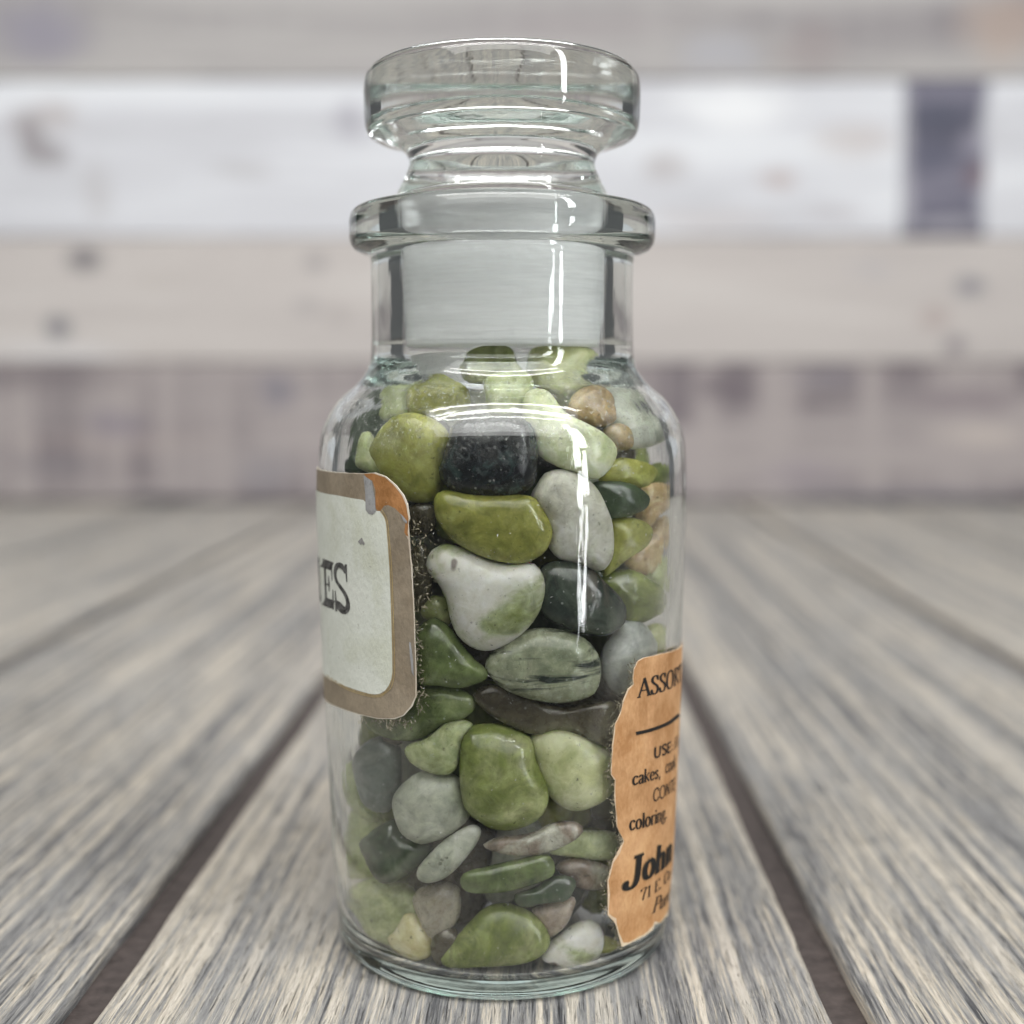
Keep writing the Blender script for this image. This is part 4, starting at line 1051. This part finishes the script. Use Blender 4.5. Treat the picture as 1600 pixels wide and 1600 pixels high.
def pebble(outline, mat, depth, tf, label):
    outline = resample(catmull(outline, 5, True), 44)
    cx = sum(p[0] for p in outline) / len(outline)
    cy = sum(p[1] for p in outline) / len(outline)
    d = ray(cx, cy)
    # where this line of sight enters the inside of the jar
    R = 0.0205
    for _ in range(8):
        a = d.x ** 2 + d.y ** 2
        b = CAM.x * d.x + CAM.y * d.y
        disc = b * b - a * (CAM.x ** 2 + CAM.y ** 2 - R * R)
        t = (-b - math.sqrt(max(disc, 1e-12))) / a
        p = CAM + d * t
        R = rin(min(max(p.z, 0.005), 0.072))
    rad = Vector((p.x, p.y, 0)).normalized()
    if p.z > 0.062: rad = (rad + Vector((0, 0, 0.9 * min(1, (p.z - 0.062) / 0.006)))).normalized()
    n = (rad * 0.7 + (-d) * 0.45).normalized()
    xs = [q[0] for q in outline]; ys = [q[1] for q in outline]
    # half thickness from the narrow width of the outline
    A = abs(sum(outline[i - 1][0] * outline[i][1] - outline[i][0] * outline[i - 1][1] for i in range(len(outline)))) / 2
    long_ = max(math.hypot(a[0] - b[0], a[1] - b[1]) for a in outline[::4] for b in outline[::4])
    narrow = A / long_ * 1.15
    T = tf * min(0.0038, max(0.0012, 0.36 * narrow * 0.00007))
    c = p + d * 0.0 - n * (T + depth * 0.001)
    # keep c on the line of sight
    t2 = (c - CAM).dot(n) / d.dot(n)
    c = CAM + d * t2
    ring = []
    for x, y in outline:
        e = ray(x, y)
        q = CAM + e * ((c - CAM).dot(n) / e.dot(n))
        ring.append(q - c)
    seed = cx * 0.37 + cy * 0.11
    NL = 13
    verts = [n * T]
    lat = [math.pi / 2 - math.pi * k / (NL + 1) for k in range(1, NL + 1)]
    sq = 0.72
    for ph in lat:
        s = max(0.0, math.cos(ph)) ** sq
        h = math.copysign(abs(math.sin(ph)) ** 0.9, math.sin(ph)) * T
        for q in ring:
            v_ = q * s + n * h
            k = noise.noise(v_ * 260 + Vector((seed, 0, 0))) * 0.00042 + noise.noise(v_ * 620 + Vector((0, seed, 0))) * 0.00014
            v_ = v_ + n * (k * (1 if h >= 0 else -1) * (1 - 0.6 * s))
            verts.append(v_)
    verts.append(-n * T)
    m = len(ring)
    faces = []
    for k in range(m): faces.append((0, 1 + k, 1 + (k + 1) % m))
    for i in range(NL - 1):
        for k in range(m):
            a, b = 1 + i * m + k, 1 + i * m + (k + 1) % m
            faces.append((a, a + m, b + m, b))
    last = len(verts) - 1
    for k in range(m): faces.append((last, 1 + (NL - 1) * m + (k + 1) % m, 1 + (NL - 1) * m + k))
    # make the winding face outward
    a, b, c3 = (verts[i] for i in faces[0])
    if (b - a).cross(c3 - a).dot(n) < 0: faces = [tuple(reversed(f)) for f in faces]
    # the stone stays inside the glass
    over = 0.0
    for v_ in verts:
        w = v_ + c
        over = max(over, math.hypot(w.x, w.y) - (rin(min(max(w.z, 0.003), 0.0905)) - 0.00015))
    sh = Vector((p.x, p.y, 0)).normalized() * (-over * 0.55) if over > 0 else Vector((0, 0, 0))
    c = c + sh
    vv = []
    for v_ in verts:
        w = v_ + c
        if w.z < 0.0030: w.z = 0.0030 + (w.z - 0.0030) * 0.03
        lim = rin(min(max(w.z, 0.003), 0.0905)) - 0.00015
        r = math.hypot(w.x, w.y)
        if r > lim:
            k = (lim - 0.00003 * min(1, (r - lim) / 0.001)) / r
            w = Vector((w.x * k, w.y * k, w.z))
        vv.append(w - c)
    o = mesh_obj("pebble", vv, faces, STONE[mat], None, True, c)
    tag(o, label, "pebble", PG)
    return c, T


centres = []
for out, mat, dep, tf, lab in PEB:
    c, T = pebble(out, mat, dep, tf, lab)
    sz = max(math.hypot(p[0] - out[0][0], p[1] - out[0][1]) for p in out) * 0.000035
    centres.append((c, max(T, sz * 0.7)))

# pebbles further back fill the jar
rnd = random.Random(21)
mats = ['olive', 'oliveg', 'green', 'deep', 'deep', 'brown', 'brown', 'stripe', 'dark', 'dark', 'slate', 'oliveg', 'green', 'grey']  # leans to dark stones, so their colour deepens the shade in the gaps
HUE = dict(olive="olive", oliveg="moss green", green="green", deep="dark green", mist="pale green", brown="dark brown", taupe="taupe", grey="grey-green",
           stripe="dark-streaked", dark="green-black", pale="celadon", slate="slate grey", tan="tan", ash="ash grey")
proto = []
for k in range(8):
    bm = bmesh.new()
    bmesh.ops.create_icosphere(bm, subdivisions=3, radius=1.0)
    ax = (rnd.uniform(0.9, 1.25), rnd.uniform(0.75, 1.0), rnd.uniform(0.5, 0.75))
    for v_ in bm.verts:
        s = 1 + 0.22 * noise.noise(v_.co * 1.1 + Vector((k * 7.1, 0, 0))) + 0.05 * noise.noise(v_.co * 2.6 + Vector((0, k * 5, 0)))
        v_.co = Vector((v_.co.x * ax[0], v_.co.y * ax[1], v_.co.z * ax[2])) * s * 0.0052
    me = bpy.data.meshes.new("pebble")
    bm.to_mesh(me); bm.free()
    me.polygons.foreach_set("use_smooth", [True] * len(me.polygons))
    proto.append(me)
placed = []
tries = 0
while len(placed) < 190 and tries < 120000:
    tries += 1
    z = rnd.uniform(0.0070, 0.0660)
    top = 0.066 - 0.0
    R = rin(z) - 0.0054
    r = R * math.sqrt(rnd.random()); a = rnd.uniform(0, 6.283)
    p = Vector((r * math.sin(a), -r * math.cos(a), z))
    if p.z > top: continue
    if any((p - q).length < 0.0066 for q in placed): continue
    if any((p - q).length < 0.0030 + T * 0.8 for q, T in centres): continue
    if p.y < -0.006 and any((p - q).length < 0.0040 + T for q, T in centres): continue
    placed.append(p)
for i, p in enumerate(placed):
    mname = mats[rnd.randrange(len(mats))]
    base = proto[i % 8]
    me = base.copy(); me.materials.clear(); me.materials.append(STONE[mname])
    o = bpy.data.objects.new("pebble", me)
    o.location = p
    o.rotation_euler = (rnd.uniform(0, 6), rnd.uniform(0, 6), rnd.uniform(0, 6))
    COL.objects.link(o)
    tag(o, HUE[mname] + " pebble further back inside the jar, mostly hidden by those against the front glass", "pebble", "pebbles further back in the jar")
print("back pebbles", len(placed))
